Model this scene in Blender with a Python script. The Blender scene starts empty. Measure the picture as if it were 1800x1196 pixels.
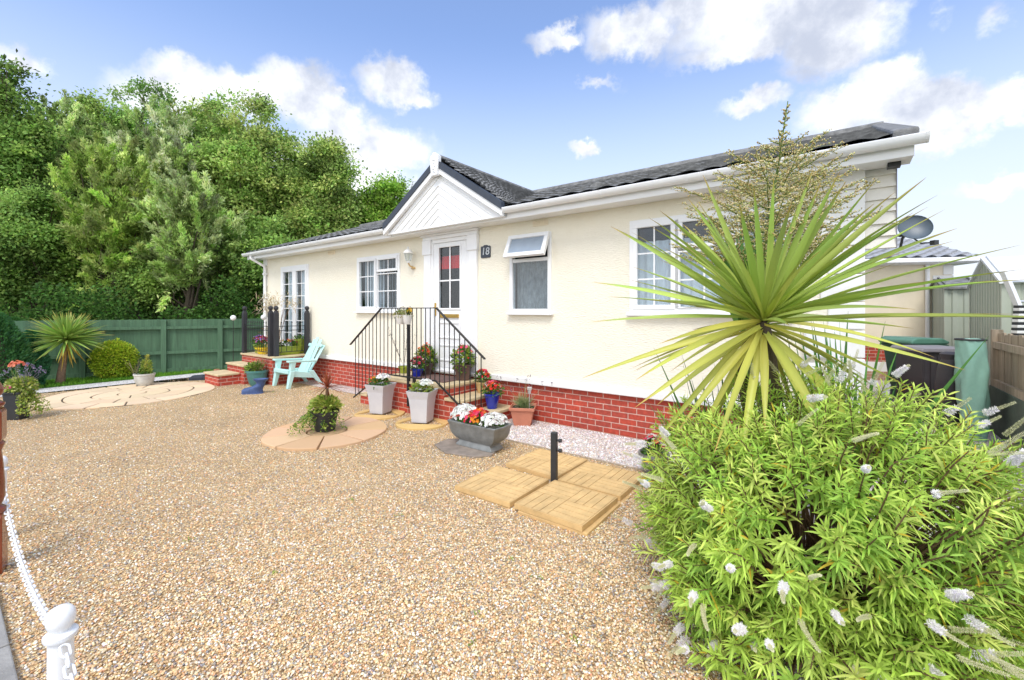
import bpy, math, random
import numpy as np
from mathutils import Vector, Matrix
random.seed(7); RNG = np.random.default_rng(11)
SC = bpy.context.scene; COL = SC.collection
R = math.radians
# ---------------------------------------------------------------- site frame
F = 770.0; EYE = 1.6; HOR = 545.0
TH = math.atan2(770, 1025); CT = math.cos(TH); ST = math.sin(TH); DW = 5.248; U0 = -12.011
def hw(u, v, z=0.0):            # house frame (along front, into house, up) -> world metres
    a = u + U0; b = v + DW
    return (a*CT + b*ST, -a*ST + b*CT, z)
def at(px, py, Y): return ((px-900)/F*Y, Y, EYE-(py-HOR)*Y/F)
def gp(px, py, z=0.0):
    t = F*(EYE-z)/(py-HOR); return ((px-900)/F*t, t, z)
# ---------------------------------------------------------------- materials
def nodes(name):
    m = bpy.data.materials.new(name); m.use_nodes = True
    nt = m.node_tree; b = nt.nodes['Principled BSDF']; return m, nt, b
def N(nt, typ, **kw):
    n = nt.nodes.new(typ)
    for k, v in kw.items():
        if k.startswith('i_'): n.inputs[k[2:].replace('_', ' ')].default_value = v
        else: setattr(n, k, v)
    return n
def ramp(nt, stops, interp='LINEAR'):
    n = nt.nodes.new('ShaderNodeValToRGB'); e = n.color_ramp.elements
    n.color_ramp.interpolation = interp
    while len(e) < len(stops): e.new(0.5)
    for i, (p, c) in enumerate(stops):
        e[i].position = p; e[i].color = (c[0], c[1], c[2], 1)
    return n
def coords(nt, scale=(1, 1, 1), kind='Object'):
    t = N(nt, 'ShaderNodeTexCoord'); mp = N(nt, 'ShaderNodeMapping'); mp.inputs['Scale'].default_value = scale
    nt.links.new(t.outputs[kind], mp.inputs['Vector']); return mp.outputs['Vector']
def mat(name, c, rough=.6, var=.12, vs=6.0, bump=0.0, bs=60.0, metal=0.0, spec=.5, stretch=(1, 1, 1), coat=0.0, dist=.01):
    m, nt, b = nodes(name); L = nt.links
    v = coords(nt, stretch)
    n = N(nt, 'ShaderNodeTexNoise', i_Scale=vs, i_Detail=6.0, i_Roughness=.62); L.new(v, n.inputs['Vector'])
    lo = [max(0, x*(1-var)) for x in c]; hi = [min(1, x*(1+var)) for x in c]
    r = ramp(nt, [(.3, lo), (.7, hi)]); L.new(n.outputs['Fac'], r.inputs['Fac']); L.new(r.outputs['Color'], b.inputs['Base Color'])
    rr = N(nt, 'ShaderNodeMapRange'); rr.inputs['To Min'].default_value = max(.02, rough-.1); rr.inputs['To Max'].default_value = min(1, rough+.1)
    L.new(n.outputs['Fac'], rr.inputs['Value']); L.new(rr.outputs['Result'], b.inputs['Roughness'])
    b.inputs['Metallic'].default_value = metal; b.inputs['Specular IOR Level'].default_value = spec; b.inputs['Coat Weight'].default_value = coat
    if bump:
        n2 = N(nt, 'ShaderNodeTexNoise', i_Scale=bs, i_Detail=5.0); L.new(v, n2.inputs['Vector'])
        bp = N(nt, 'ShaderNodeBump', i_Strength=bump, i_Distance=dist); L.new(n2.outputs['Fac'], bp.inputs['Height']); L.new(bp.outputs['Normal'], b.inputs['Normal'])
    return m
def brick_mat(name, c1, c2, mortar, rowh=.075, bw=.225, msize=.006):
    m, nt, b = nodes(name); L = nt.links
    t = N(nt, 'ShaderNodeTexCoord'); s = N(nt, 'ShaderNodeSeparateXYZ'); L.new(t.outputs['Object'], s.inputs[0])
    a = N(nt, 'ShaderNodeMath', operation='ADD'); L.new(s.outputs['X'], a.inputs[0]); L.new(s.outputs['Y'], a.inputs[1])
    cb = N(nt, 'ShaderNodeCombineXYZ'); L.new(a.outputs[0], cb.inputs['X']); L.new(s.outputs['Z'], cb.inputs['Y'])
    br = N(nt, 'ShaderNodeTexBrick'); br.offset = .5
    br.inputs['Scale'].default_value = 1; br.inputs['Brick Width'].default_value = bw; br.inputs['Row Height'].default_value = rowh
    br.inputs['Mortar Size'].default_value = msize; br.inputs['Mortar Smooth'].default_value = .15; br.inputs['Bias'].default_value = 0
    for k, c in (('Color1', c1), ('Color2', c2), ('Mortar', mortar)): br.inputs[k].default_value = (*c, 1)
    L.new(cb.outputs[0], br.inputs['Vector'])
    n = N(nt, 'ShaderNodeTexNoise', i_Scale=22.0, i_Detail=6.0); L.new(t.outputs['Object'], n.inputs['Vector'])
    mx = N(nt, 'ShaderNodeMix', data_type='RGBA', blend_type='MULTIPLY'); mx.inputs['Factor'].default_value = 1
    rp = ramp(nt, [(.25, (.72, .72, .74)), (.75, (1.2, 1.16, 1.12))]); L.new(n.outputs['Fac'], rp.inputs['Fac'])
    L.new(br.outputs['Color'], mx.inputs['A']); L.new(rp.outputs['Color'], mx.inputs['B']); L.new(mx.outputs['Result'], b.inputs['Base Color'])
    b.inputs['Roughness'].default_value = .8
    h = N(nt, 'ShaderNodeMath', operation='MULTIPLY_ADD'); L.new(br.outputs['Fac'], h.inputs[0]); h.inputs[1].default_value = -1.0; L.new(n.outputs['Fac'], h.inputs[2])
    bp = N(nt, 'ShaderNodeBump', i_Strength=.7, i_Distance=.006); L.new(h.outputs[0], bp.inputs['Height']); L.new(bp.outputs['Normal'], b.inputs['Normal'])
    return m
def gravel_mat(name, stops, scale=75.0, big=.25):
    m, nt, b = nodes(name); L = nt.links
    v = coords(nt)
    wn = N(nt, 'ShaderNodeTexNoise', i_Scale=30.0, i_Detail=2.0); L.new(v, wn.inputs['Vector'])
    ad = N(nt, 'ShaderNodeVectorMath', operation='MULTIPLY_ADD'); L.new(wn.outputs['Color'], ad.inputs[0]); ad.inputs[1].default_value = (.012, .012, .012); L.new(v, ad.inputs[2])
    vo = N(nt, 'ShaderNodeTexVoronoi', i_Scale=scale); vo.inputs['Randomness'].default_value = 1; L.new(ad.outputs[0], vo.inputs['Vector'])
    sp = N(nt, 'ShaderNodeSeparateColor'); L.new(vo.outputs['Color'], sp.inputs[0])
    r = ramp(nt, stops); L.new(sp.outputs[0], r.inputs['Fac'])
    n = N(nt, 'ShaderNodeTexNoise', i_Scale=.9, i_Detail=7.0, i_Roughness=.7); L.new(v, n.inputs['Vector'])
    r2 = ramp(nt, [(.3, (1-big,)*3), (.7, (1+big*.4,)*3)]); L.new(n.outputs['Fac'], r2.inputs['Fac'])
    # dark gaps between stones
    r3 = ramp(nt, [(.35, (1, 1, 1)), (.8, (.45, .4, .36))]); L.new(vo.outputs['Distance'], r3.inputs['Fac'])
    a = N(nt, 'ShaderNodeMix', data_type='RGBA', blend_type='MULTIPLY'); a.inputs['Factor'].default_value = 1
    L.new(r.outputs['Color'], a.inputs['A']); L.new(r2.outputs['Color'], a.inputs['B'])
    a2 = N(nt, 'ShaderNodeMix', data_type='RGBA', blend_type='MULTIPLY'); a2.inputs['Factor'].default_value = 1
    L.new(a.outputs['Result'], a2.inputs['A']); L.new(r3.outputs['Color'], a2.inputs['B']); L.new(a2.outputs['Result'], b.inputs['Base Color'])
    b.inputs['Roughness'].default_value = .7
    inv = N(nt, 'ShaderNodeMath', operation='MULTIPLY_ADD'); L.new(vo.outputs['Distance'], inv.inputs[0]); inv.inputs[1].default_value = -1; L.new(sp.outputs[1], inv.inputs[2])
    bp = N(nt, 'ShaderNodeBump', i_Strength=.9, i_Distance=.008); L.new(inv.outputs[0], bp.inputs['Height']); L.new(bp.outputs['Normal'], b.inputs['Normal'])
    return m
def attr_mat(name, transl=.3, rough=.5, spec=.35, bump=0):
    m, nt, b = nodes(name); L = nt.links
    at_ = N(nt, 'ShaderNodeAttribute', attribute_name='Col'); L.new(at_.outputs['Color'], b.inputs['Base Color'])
    b.inputs['Roughness'].default_value = rough; b.inputs['Specular IOR Level'].default_value = spec
    if bump:
        n2 = N(nt, 'ShaderNodeTexNoise', i_Scale=bump, i_Detail=4.0); L.new(coords(nt), n2.inputs['Vector'])
        bp = N(nt, 'ShaderNodeBump', i_Strength=.5, i_Distance=.004); L.new(n2.outputs['Fac'], bp.inputs['Height']); L.new(bp.outputs['Normal'], b.inputs['Normal'])
    if transl:
        tr = N(nt, 'ShaderNodeBsdfTranslucent'); L.new(at_.outputs['Color'], tr.inputs['Color'])
        mx = N(nt, 'ShaderNodeMixShader'); mx.inputs[0].default_value = transl
        L.new(b.outputs[0], mx.inputs[1]); L.new(tr.outputs[0], mx.inputs[2]); L.new(mx.outputs[0], nt.nodes['Material Output'].inputs['Surface'])
    return m
def glass_mat(name, tint, refl=1.45):
    m = bpy.data.materials.new(name); m.use_nodes = True; nt = m.node_tree; nt.nodes.clear(); L = nt.links
    o = N(nt, 'ShaderNodeOutputMaterial'); t = N(nt, 'ShaderNodeBsdfTransparent'); t.inputs[0].default_value = (*tint, 1)
    g = N(nt, 'ShaderNodeBsdfGlossy'); g.inputs['Roughness'].default_value = .02
    lw = N(nt, 'ShaderNodeLayerWeight'); pw = N(nt, 'ShaderNodeMath', operation='POWER'); L.new(lw.outputs['Facing'], pw.inputs[0]); pw.inputs[1].default_value = 3.5
    f = N(nt, 'ShaderNodeMath', operation='MULTIPLY_ADD'); L.new(pw.outputs[0], f.inputs[0]); f.inputs[1].default_value = .45; f.inputs[2].default_value = .05*(refl-.6)
    mx = N(nt, 'ShaderNodeMixShader'); L.new(f.outputs[0], mx.inputs[0]); L.new(t.outputs[0], mx.inputs[1]); L.new(g.outputs[0], mx.inputs[2]); L.new(mx.outputs[0], o.inputs['Surface'])
    return m
M = {}
def stucco():
    m, nt, b = nodes('cream_stucco'); L = nt.links
    v = coords(nt, (22, 22, 70)); n = N(nt, 'ShaderNodeTexNoise', i_Scale=1.0, i_Detail=3.0, i_Roughness=.5); n.inputs['Distortion'].default_value = .6; L.new(v, n.inputs['Vector'])
    v2 = coords(nt, (1, 1, .6)); n2 = N(nt, 'ShaderNodeTexNoise', i_Scale=1.3, i_Detail=7.0, i_Roughness=.7); L.new(v2, n2.inputs['Vector'])
    v3 = coords(nt, (7, 7, .35)); n3 = N(nt, 'ShaderNodeTexNoise', i_Scale=1.0, i_Detail=5.0, i_Roughness=.6); L.new(v3, n3.inputs['Vector'])
    sz = N(nt, 'ShaderNodeSeparateXYZ'); L.new(coords(nt), sz.inputs[0]); lo_ = N(nt, 'ShaderNodeMapRange', interpolation_type='SMOOTHSTEP'); L.new(sz.outputs['Z'], lo_.inputs['Value']); lo_.inputs['From Min'].default_value = .95; lo_.inputs['From Max'].default_value = .6; lo_.inputs['To Min'].default_value = .25
    st_ = N(nt, 'ShaderNodeMapRange'); L.new(n3.outputs['Fac'], st_.inputs['Value']); st_.inputs['From Min'].default_value = .55; st_.inputs['From Max'].default_value = .8; st_.inputs['To Max'].default_value = .22
    dm = N(nt, 'ShaderNodeMath', operation='MULTIPLY'); L.new(st_.outputs[0], dm.inputs[0]); L.new(lo_.outputs[0], dm.inputs[1])
    r = ramp(nt, [(.3, (.86, .81, .67)), (.7, (.90, .855, .725))]); L.new(n2.outputs['Fac'], r.inputs['Fac'])
    dmx = N(nt, 'ShaderNodeMix', data_type='RGBA'); L.new(dm.outputs[0], dmx.inputs['Factor']); L.new(r.outputs['Color'], dmx.inputs['A']); dmx.inputs['B'].default_value = (.45, .40, .30, 1); L.new(dmx.outputs['Result'], b.inputs['Base Color'])
    b.inputs['Roughness'].default_value = .75; b.inputs['Specular IOR Level'].default_value = .3
    bp = N(nt, 'ShaderNodeBump', i_Strength=.65, i_Distance=.014); L.new(n.outputs['Fac'], bp.inputs['Height']); L.new(bp.outputs['Normal'], b.inputs['Normal'])
    return m
M['stucco'] = stucco()
M['brick'] = brick_mat('red_brick', (.50, .07, .038), (.38, .062, .04), (.62, .42, .35))
M['white'] = mat('white_plastic', (.86, .87, .88), .32, .03, 3)
M['whitepaint'] = mat('white_trim', (.84, .84, .82), .5, .04, 3, .15, 40)
M['siding'] = mat('beige_siding', (.78, .75, .68), .6, .06, 3)
M['rooftile'] = mat('grey_roof_tile', (.17, .17, .165), .7, .5, 9, .4, 90)
M['darkfascia'] = mat('dark_fascia', (.035, .045, .065), .4, .2, 8)
M['black'] = mat('black_iron', (.012, .012, .014), .4, .2, 20)
M['blackmatt'] = mat('black_plastic', (.025, .027, .03), .5, .2, 12)
M['post'] = mat('black_stained_post', (.03, .03, .035), .6, .3, 14, .2, 60, stretch=(1, 1, .2))
M['brass'] = mat('brass', (.65, .42, .12), .3, .1, 10, metal=1)
M['red'] = mat('red_blind', (.85, .012, .02), .8, .1, 20, .2, 120)
M['glass'] = glass_mat('window_glass', (.86, .9, .92), 1.6)
M['dark'] = mat('dark_interior', (.10, .10, .11), .9, .2, 2)
M['net'] = mat('net_curtain', (.80, .84, .88), .9, .08, 14, .2, 60)
M['netg'] = mat('grey_net_curtain', (.27, .29, .30), .9, .35, 18, .2, 60, stretch=(1, 1, .5))
M['blind'] = mat('vertical_blind', (.78, .82, .85), .8, .1, 10)
M['coping'] = mat('sandstone_slab', (.60, .48, .29), .75, .16, 5, .3, 60)
M['padding'] = mat('rubber_mat', (.16, .09, .075), .9, .3, 30, .4, 80)
M['teal'] = mat('turquoise_plastic', (.50, .78, .76), .35, .04, 4)
M['lime'] = mat('lime_ceramic', (.30, .36, .04), .25, .1, 5)
M['yellow'] = mat('yellow_ceramic', (.78, .58, .03), .25, .08, 5)
M['cobalt'] = mat('cobalt_glaze', (.01, .03, .36), .12, .12, 5, coat=.5)
M['bluerub'] = mat('blue_glazed_boot', (.05, .09, .22), .35, .3, 14, .2, 50)
M['tealpot'] = mat('teal_ceramic', (.07, .20, .19), .3, .12, 6)
M['grey'] = mat('pale_grey_planter', (.56, .56, .59), .5, .05, 5)
M['lead'] = mat('lead_grey_trough', (.23, .24, .235), .45, .25, 9, .2, 40, metal=.3)
M['slate'] = mat('slate_slab', (.26, .215, .175), .6, .3, 8, .5, 30)
M['terra'] = mat('terracotta', (.55, .21, .13), .7, .1, 7, .15, 60)
M['cream'] = mat('cream_pot', (.62, .42, .18), .5, .1, 7)
M['brown'] = mat('brown_planter', (.10, .055, .04), .7, .25, 8)
M['soil'] = mat('potting_soil', (.035, .025, .018), .95, .4, 40, .6, 60)
M['paverO'] = attr_mat('paving_stone', 0, .8, .3, 90)
M['yellowtile'] = mat('yellow_textured_paver', (.64, .43, .19), .8, .18, 8, .35, 90)
M['fence'] = mat('green_stained_board', (.075, .155, .085), .75, .28, 5, .35, 40, stretch=(4, 4, .3))
M['oldwood'] = mat('weathered_board', (.42, .34, .25), .8, .3, 5, .4, 40, stretch=(5, 5, .3))
M['concrete'] = mat('concrete', (.30, .29, .27), .85, .2, 6, .4, 60)
M['greenconc'] = mat('mossy_concrete', (.10, .13, .10), .85, .3, 4, .4, 40)
M['mahog'] = mat('varnished_wood', (.22, .045, .015), .25, .35, 9, .1, 30, stretch=(3, 3, .3), coat=.4)
M['shed'] = mat('pale_green_steel', (.42, .46, .38), .45, .06, 2)
M['shedroof'] = mat('white_steel_roof', (.75, .78, .80), .4, .05, 3)
M['alu'] = mat('aluminium', (.7, .71, .72), .35, .08, 10, metal=.7)
M['bin'] = mat('dark_green_bin', (.03, .085, .055), .45, .12, 6)
M['binlid'] = mat('green_bin_lid', (.10, .24, .18), .4, .12, 6)
M['bag'] = mat('green_tarp', (.24, .44, .36), .32, .1, 6, .3, 18)
M['binblack'] = mat('charcoal_box', (.045, .04, .045), .5, .15, 6)
M['boxlid'] = mat('grey_box_lid', (.24, .23, .25), .5, .1, 6)
M['dish'] = mat('grey_dish', (.09, .12, .15), .4, .08, 5)
M['ncream'] = mat('neighbour_render', (.88, .79, .62), .8, .05, 3, .4, 60)
M['barkm'] = mat('bark', (.10, .075, .05), .9, .35, 12, .8, 30, stretch=(1, 1, .25), dist=.03)
M['stem'] = mat('brown_stem', (.16, .09, .05), .8, .3, 40)
M['gstem'] = mat('green_stem', (.12, .2, .04), .6, .25, 30)
M['leaf'] = attr_mat('leaves', .32, .5, .3)
M['treeleaf'] = attr_mat('tree_leaves', .48, .6, .2)
M['sword'] = attr_mat('sword_leaves', .22, .42, .4)
M['petal'] = attr_mat('petals', .25, .7, .2)
M['stone'] = attr_mat('gravel_stones', 0, .65, .35)
TAN = [(0, (.24, .17, .10)), (.1, (.50, .35, .19)), (.28, (.68, .44, .21)), (.45, (.80, .57, .28)), (.6, (.86, .65, .35)), (.75, (.66, .39, .18)), (.86, (.88, .74, .50)), (.95, (.50, .44, .37)), (1, (.92, .86, .70))]
M['gravel'] = gravel_mat('tan_gravel', TAN, 92)
PINK = [(0, (.45, .42, .42)), (.25, (.74, .66, .64)), (.5, (.80, .74, .72)), (.7, (.66, .50, .47)), (.85, (.88, .86, .84)), (1, (.93, .92, .9))]
M['wgravel'] = gravel_mat('white_chippings', PINK, 62, .12)
M['wgravel2'] = gravel_mat('bright_white_chippings', [(0, (.72, .71, .72)), (.5, (.9, .9, .9)), (1, (.96, .96, .96))], 62, .05)
M['ground'] = mat('soil_and_grass', (.06, .09, .03), .9, .4, 1.5, .5, 20)
M['lawn'] = mat('lawn_base', (.08, .2, .02), .9, .3, 3, .6, 60)

# ---------------------------------------------------------------- mesh helpers
class MB:
    def __init__(s): s.v = []; s.f = []; s.c = []
    def add(s, vs, fs, col=None):
        o = len(s.v); s.v += [tuple(x) for x in vs]; s.f += [tuple(i+o for i in f) for f in fs]
        if col is not None: s.c += [col]*len(vs)
        return s
    def box(s, x0, x1, y0, y1, z0, z1, col=None):
        vs = [(x, y, z) for z in (z0, z1) for y in (y0, y1) for x in (x0, x1)]
        return s.add(vs, [(0, 2, 3, 1), (4, 5, 7, 6), (0, 1, 5, 4), (1, 3, 7, 5), (3, 2, 6, 7), (2, 0, 4, 6)], col)
    def hexa(s, b, t, col=None):        # 4 bottom + 4 top points, ccw
        return s.add(list(b)+list(t), [(3, 2, 1, 0), (4, 5, 6, 7), (0, 1, 5, 4), (1, 2, 6, 5), (2, 3, 7, 6), (3, 0, 4, 7)], col)
    def prism(s, pts, a, b, axis='y', col=None):   # 2d outline extruded between a and b
        n = len(pts)
        def P(p, h): return {'y': (p[0], h, p[1]), 'x': (h, p[0], p[1]), 'z': (p[0], p[1], h)}[axis]
        vs = [P(p, a) for p in pts]+[P(p, b) for p in pts]
        fs = [tuple(range(n))[::-1], tuple(range(n, 2*n))]+[(i, (i+1) % n, n+(i+1) % n, n+i) for i in range(n)]
        return s.add(vs, fs, col)
    def tube(s, pts, r, n=8, cap=True, col=None):
        pts = [Vector(p) for p in pts]; k = len(pts)
        rs = r if hasattr(r, '__len__') else [r]*k
        vs = []; ref = None
        for i, p in enumerate(pts):
            d = (pts[min(i+1, k-1)]-pts[max(i-1, 0)]).normalized()
            if ref is None: ref = Vector((0, 0, 1)) if abs(d.z) < .9 else Vector((1, 0, 0))
            a = d.cross(ref).normalized(); bb = a.cross(d).normalized(); ref = bb
            for j in range(n):
                t = 2*math.pi*j/n; vs.append(p+a*(math.cos(t)*rs[i])+bb*(math.sin(t)*rs[i]))
        fs = [(i*n+j, i*n+(j+1) % n, (i+1)*n+(j+1) % n, (i+1)*n+j) for i in range(k-1) for j in range(n)]
        if cap: fs += [tuple(range(n))[::-1], tuple(range((k-1)*n, k*n))]
        return s.add(vs, fs, col)
    def lathe(s, prof, n=24, c=(0, 0, 0), closed=False, col=None, sx=1, sy=1):
        vs = []
        for r, z in prof:
            for j in range(n):
                t = 2*math.pi*j/n; vs.append((c[0]+math.cos(t)*r*sx, c[1]+math.sin(t)*r*sy, c[2]+z))
        k = len(prof)
        fs = [(i*n+j, i*n+(j+1) % n, (i+1)*n+(j+1) % n, (i+1)*n+j) for i in range(k-1) for j in range(n)]
        if not closed: fs += [tuple(range(n))[::-1], tuple(range((k-1)*n, k*n))]
        return s.add(vs, fs, col)
    def sqpot(s, prof, c=(0, 0, 0), ax=1, ay=1):
        vs = []
        for r, z in prof: vs += [(c[0]+r*ax*a, c[1]+r*ay*b, c[2]+z) for a, b in ((-1, -1), (1, -1), (1, 1), (-1, 1))]
        k = len(prof); fs = [(i*4+j, i*4+(j+1) % 4, (i+1)*4+(j+1) % 4, (i+1)*4+j) for i in range(k-1) for j in range(4)]
        fs += [(3, 2, 1, 0), tuple(range((k-1)*4, k*4))]
        return s.add(vs, fs)
    def build(s, name, m, parent=None, bevel=0, smooth=False, loc=None, rz=None, ang=35):
        me = bpy.data.meshes.new(name); me.from_pydata(s.v, [], s.f); me.update()
        import bmesh
        bm = bmesh.new(); bm.from_mesh(me); bmesh.ops.recalc_face_normals(bm, faces=bm.faces[:]); bm.to_mesh(me); bm.free()
        if s.c:
            ca = me.color_attributes.new('Col', 'FLOAT_COLOR', 'POINT')
            ca.data.foreach_set('color', np.array([[*c[:3], 1] for c in s.c], dtype=np.float32).ravel())
        me.materials.append(m)
        if smooth: me.shade_smooth(); me.set_sharp_from_angle(angle=R(ang))
        o = bpy.data.objects.new(name, me); COL.objects.link(o)
        if parent: o.parent = parent
        if loc is not None: o.location = loc
        if rz is not None: o.rotation_euler.z = rz
        if bevel:
            b = o.modifiers.new('bevel', 'BEVEL'); b.width = bevel; b.segments = 2; b.limit_method = 'ANGLE'; b.angle_limit = R(50)
        return o
def tag(o, label=None, cat=None, group=None, kind=None):
    if label: o['label'] = label
    if cat: o['category'] = cat
    if group: o['group'] = group
    if kind: o['kind'] = kind
    return o
def empty(name, loc, rz=0.0, label=None, cat=None, group=None):
    o = bpy.data.objects.new(name, None); COL.objects.link(o); o.location = loc; o.rotation_euler = (0, 0, rz); o.empty_display_size = .1
    return tag(o, label, cat, group)
def kid(o, parent, loc=None, rz=0.0):       # another object sharing the mesh
    c = o.copy(); COL.objects.link(c); c.parent = parent
    if loc is not None: c.location = loc
    c.rotation_euler.z = rz; return c
def mesh_np(name, V, Fc, C, m, parent=None, loc=None, smooth=False):
    V = np.ascontiguousarray(V, dtype=np.float32).reshape(-1, 3); Fc = np.ascontiguousarray(Fc, dtype=np.int32); k = Fc.shape[1]
    me = bpy.data.meshes.new(name); me.vertices.add(len(V)); me.vertices.foreach_set('co', V.ravel())
    me.loops.add(Fc.size); me.loops.foreach_set('vertex_index', Fc.ravel())
    me.polygons.add(len(Fc)); me.polygons.foreach_set('loop_start', np.arange(0, Fc.size, k, dtype=np.int32))
    me.update(calc_edges=True)
    if C is not None:
        ca = me.color_attributes.new('Col', 'FLOAT_COLOR', 'POINT'); C4 = np.ones((len(V), 4), np.float32); C4[:, :3] = np.asarray(C).reshape(-1, 3); ca.data.foreach_set('color', C4.ravel())
    if smooth: me.shade_smooth()
    me.materials.append(m); o = bpy.data.objects.new(name, me); COL.objects.link(o)
    if parent: o.parent = parent
    if loc is not None: o.location = loc
    return o
def norm(a): return a/np.maximum(np.linalg.norm(a, axis=-1, keepdims=True), 1e-9)
class Veg:
    """collects many leaf blades as quads with a colour per vertex"""
    def __init__(s): s.V = []; s.F = []; s.C = []; s.n = 0
    def put(s, V, Fq, C): s.V.append(V.reshape(-1, 3)); s.F.append(Fq+s.n); s.C.append(C.reshape(-1, 3)); s.n += V.reshape(-1, 3).shape[0]
    def rhomb(s, P, D, Nn, L, W, C):
        n = len(P); L = np.broadcast_to(L, n)[:, None]; W = np.broadcast_to(W, n)[:, None]; D = norm(D); S = norm(np.cross(D, Nn))
        up = norm(np.cross(S, D))
        V = np.stack([P, P+D*L*.5+S*W*.5+up*W*.12, P+D*L, P+D*L*.5-S*W*.5+up*W*.12], 1)
        Fq = (np.arange(n)[:, None]*4+np.arange(4)[None]); s.put(V, Fq, np.repeat(np.asarray(C)[:, None, :], 4, 1))
    def blade(s, P, D, Nn, L, W, droop, C0, C1, k=4, prof='lance', fold=.25, tipc=None, tipstart=.85):
        n = len(P); L = np.broadcast_to(L, n)[:, None]; W = np.broadcast_to(W, n)[:, None]; g = np.broadcast_to(droop, n)[:, None]
        D = norm(D); S = norm(np.cross(D, Nn)); up = norm(np.cross(S, D)); Z = np.array([0, 0, 1.0])
        Vs = []; Cs = []
        for i in range(k+1):
            t = i/k
            if prof == 'lance': w = max(.04, math.sin(math.pi*min(1, t*.93+.07))**.7*(1-.35*t))
            elif prof == 'sword': w = (.62+.38*min(1, t/.35)) * (1-max(0, (t-.4)/.6)**1.5*.97)
            else: w = (1-t**2)*.95+.05
            c = P+D*L*t-Z*L*g*t*t; c = c+D*L*g*(-.35)*t*t*np.abs(g)
            Vs += [c+S*W*.5*w+up*W*fold*w*.5, c-up*W*fold*w*.2, c-S*W*.5*w+up*W*fold*w*.5]
            cc = C0*(1-t)+C1*t
            if tipc is not None and t > tipstart: f = min(1, (t-tipstart)/(1.001-tipstart)+.35); cc = cc*(1-f)+np.asarray(tipc)*f
            Cs += [cc*1.0, cc*1.12, cc*1.0]
        V = np.stack(Vs, 1); C = np.clip(np.stack(Cs, 1), 0, 1); m = 3*(k+1)
        q = []
        for i in range(k): q += [[i*3, i*3+1, i*3+4, i*3+3], [i*3+1, i*3+2, i*3+5, i*3+4]]
        Fq = (np.arange(n)[:, None, None]*m+np.array(q)[None]).reshape(-1, 4); s.put(V, Fq, C)
    def obj(s, name, m, parent=None, loc=None):
        return mesh_np(name, np.concatenate(s.V), np.concatenate(s.F), np.concatenate(s.C), m, parent, loc)
def rdir(n, up=0.0):
    d = RNG.normal(size=(n, 3)); d = norm(d); d[:, 2] += up; return norm(d)
def jitc(base, n, j=.15, cols=None):
    """per leaf natural colour variation"""
    if cols is not None: base = np.asarray(cols)[RNG.integers(0, len(cols), n)]
    else: base = np.repeat(np.asarray(base)[None], n, 0)
    return np.clip(base*(1+RNG.normal(size=(n, 1))*j)*(1+RNG.normal(size=(n, 3))*j*.35), 0.002, 1)
# ================================================================= GROUND
def sheet(name, pts, z, m, label, cat, kind='structure', world=False):
    b = MB(); vs = [(p[0], p[1], z) if world else hw(p[0], p[1], z) for p in pts]
    b.add(vs, [tuple(range(len(vs)))]); o = b.build(name, m)
    return tag(o, label, cat, kind=kind)
sheet('ground', [(-220, -60), (220, -60), (220, 260), (-220, 260)], -.012, M['ground'], 'green brown earth reaching out beyond the garden', 'ground', world=True)
sheet('gravel_drive', [(-.3, -5.02), (11.75, -5.02), (11.75, -.02), (-.3, .6)], 0.0, M['gravel'], 'tan and brown pea gravel covering the front garden', 'gravel')
sheet('path', [(-9, -9), (22, -9), (22, -5.1), (-9, -5.1)], 0.0, M['concrete'], 'grey concrete paving outside the gravel edge', 'path')
sheet('white_gravel_side', [(11.75, -5.02), (13.6, -5.02), (13.6, 9), (11.75, 9)], 0.0, M['wgravel'], 'pinkish white stone chippings beside the wooden fence', 'gravel')
sheet('white_gravel_strip', [(8.13, -.98), (11.75, -.98), (11.75, 0), (8.13, 0)], .006, M['wgravel'], 'white chippings along the brick base right of the front steps', 'gravel')
sheet('white_gravel_margin', [(2.42, -.4), (5.4, -.4), (5.4, 0), (2.42, 0)], .006, M['wgravel'], 'thin strip of pale chippings between chair and front steps', 'gravel')
sheet('white_gravel_border', [(-.95, -7), (-.3, -7), (-.3, .3), (-.95, .3)], .006, M['wgravel2'], 'bright white chippings strip between lawn and stone circle', 'gravel')
fpt = lambda s: (-10.49+2.79*s, 9.70+1.81*s)
sheet('lawn_ground', [fpt(-2.2), hw(-.96, -7.5)[:2], hw(-.96, 3)[:2], hw(2, 9)[:2], fpt(4)], .002, M['lawn'], 'strip of short green lawn in front of the green fence', 'lawn', world=True)
b = MB()
for u0, u1 in [(i*.92-.3, i*.92+.61) for i in range(13)]: b.box(u0, u1, -5.10, -5.02, -.05, .035)
tag(b.build('kerb', M['concrete'], bevel=.006, loc=hw(0, 0)[:2]+(0,), rz=-TH), 'grey concrete edging running under the white chain', 'kerb', kind='structure')
b = MB(); b.box(8.2, 11.4, -1.0, -.98, -.05, .014)
tag(b.build('edging_board', M['oldwood'], loc=hw(0, 0)[:2]+(0,), rz=-TH), 'thin timber board edging between tan gravel and white chippings', 'edging', kind='structure')
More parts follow.
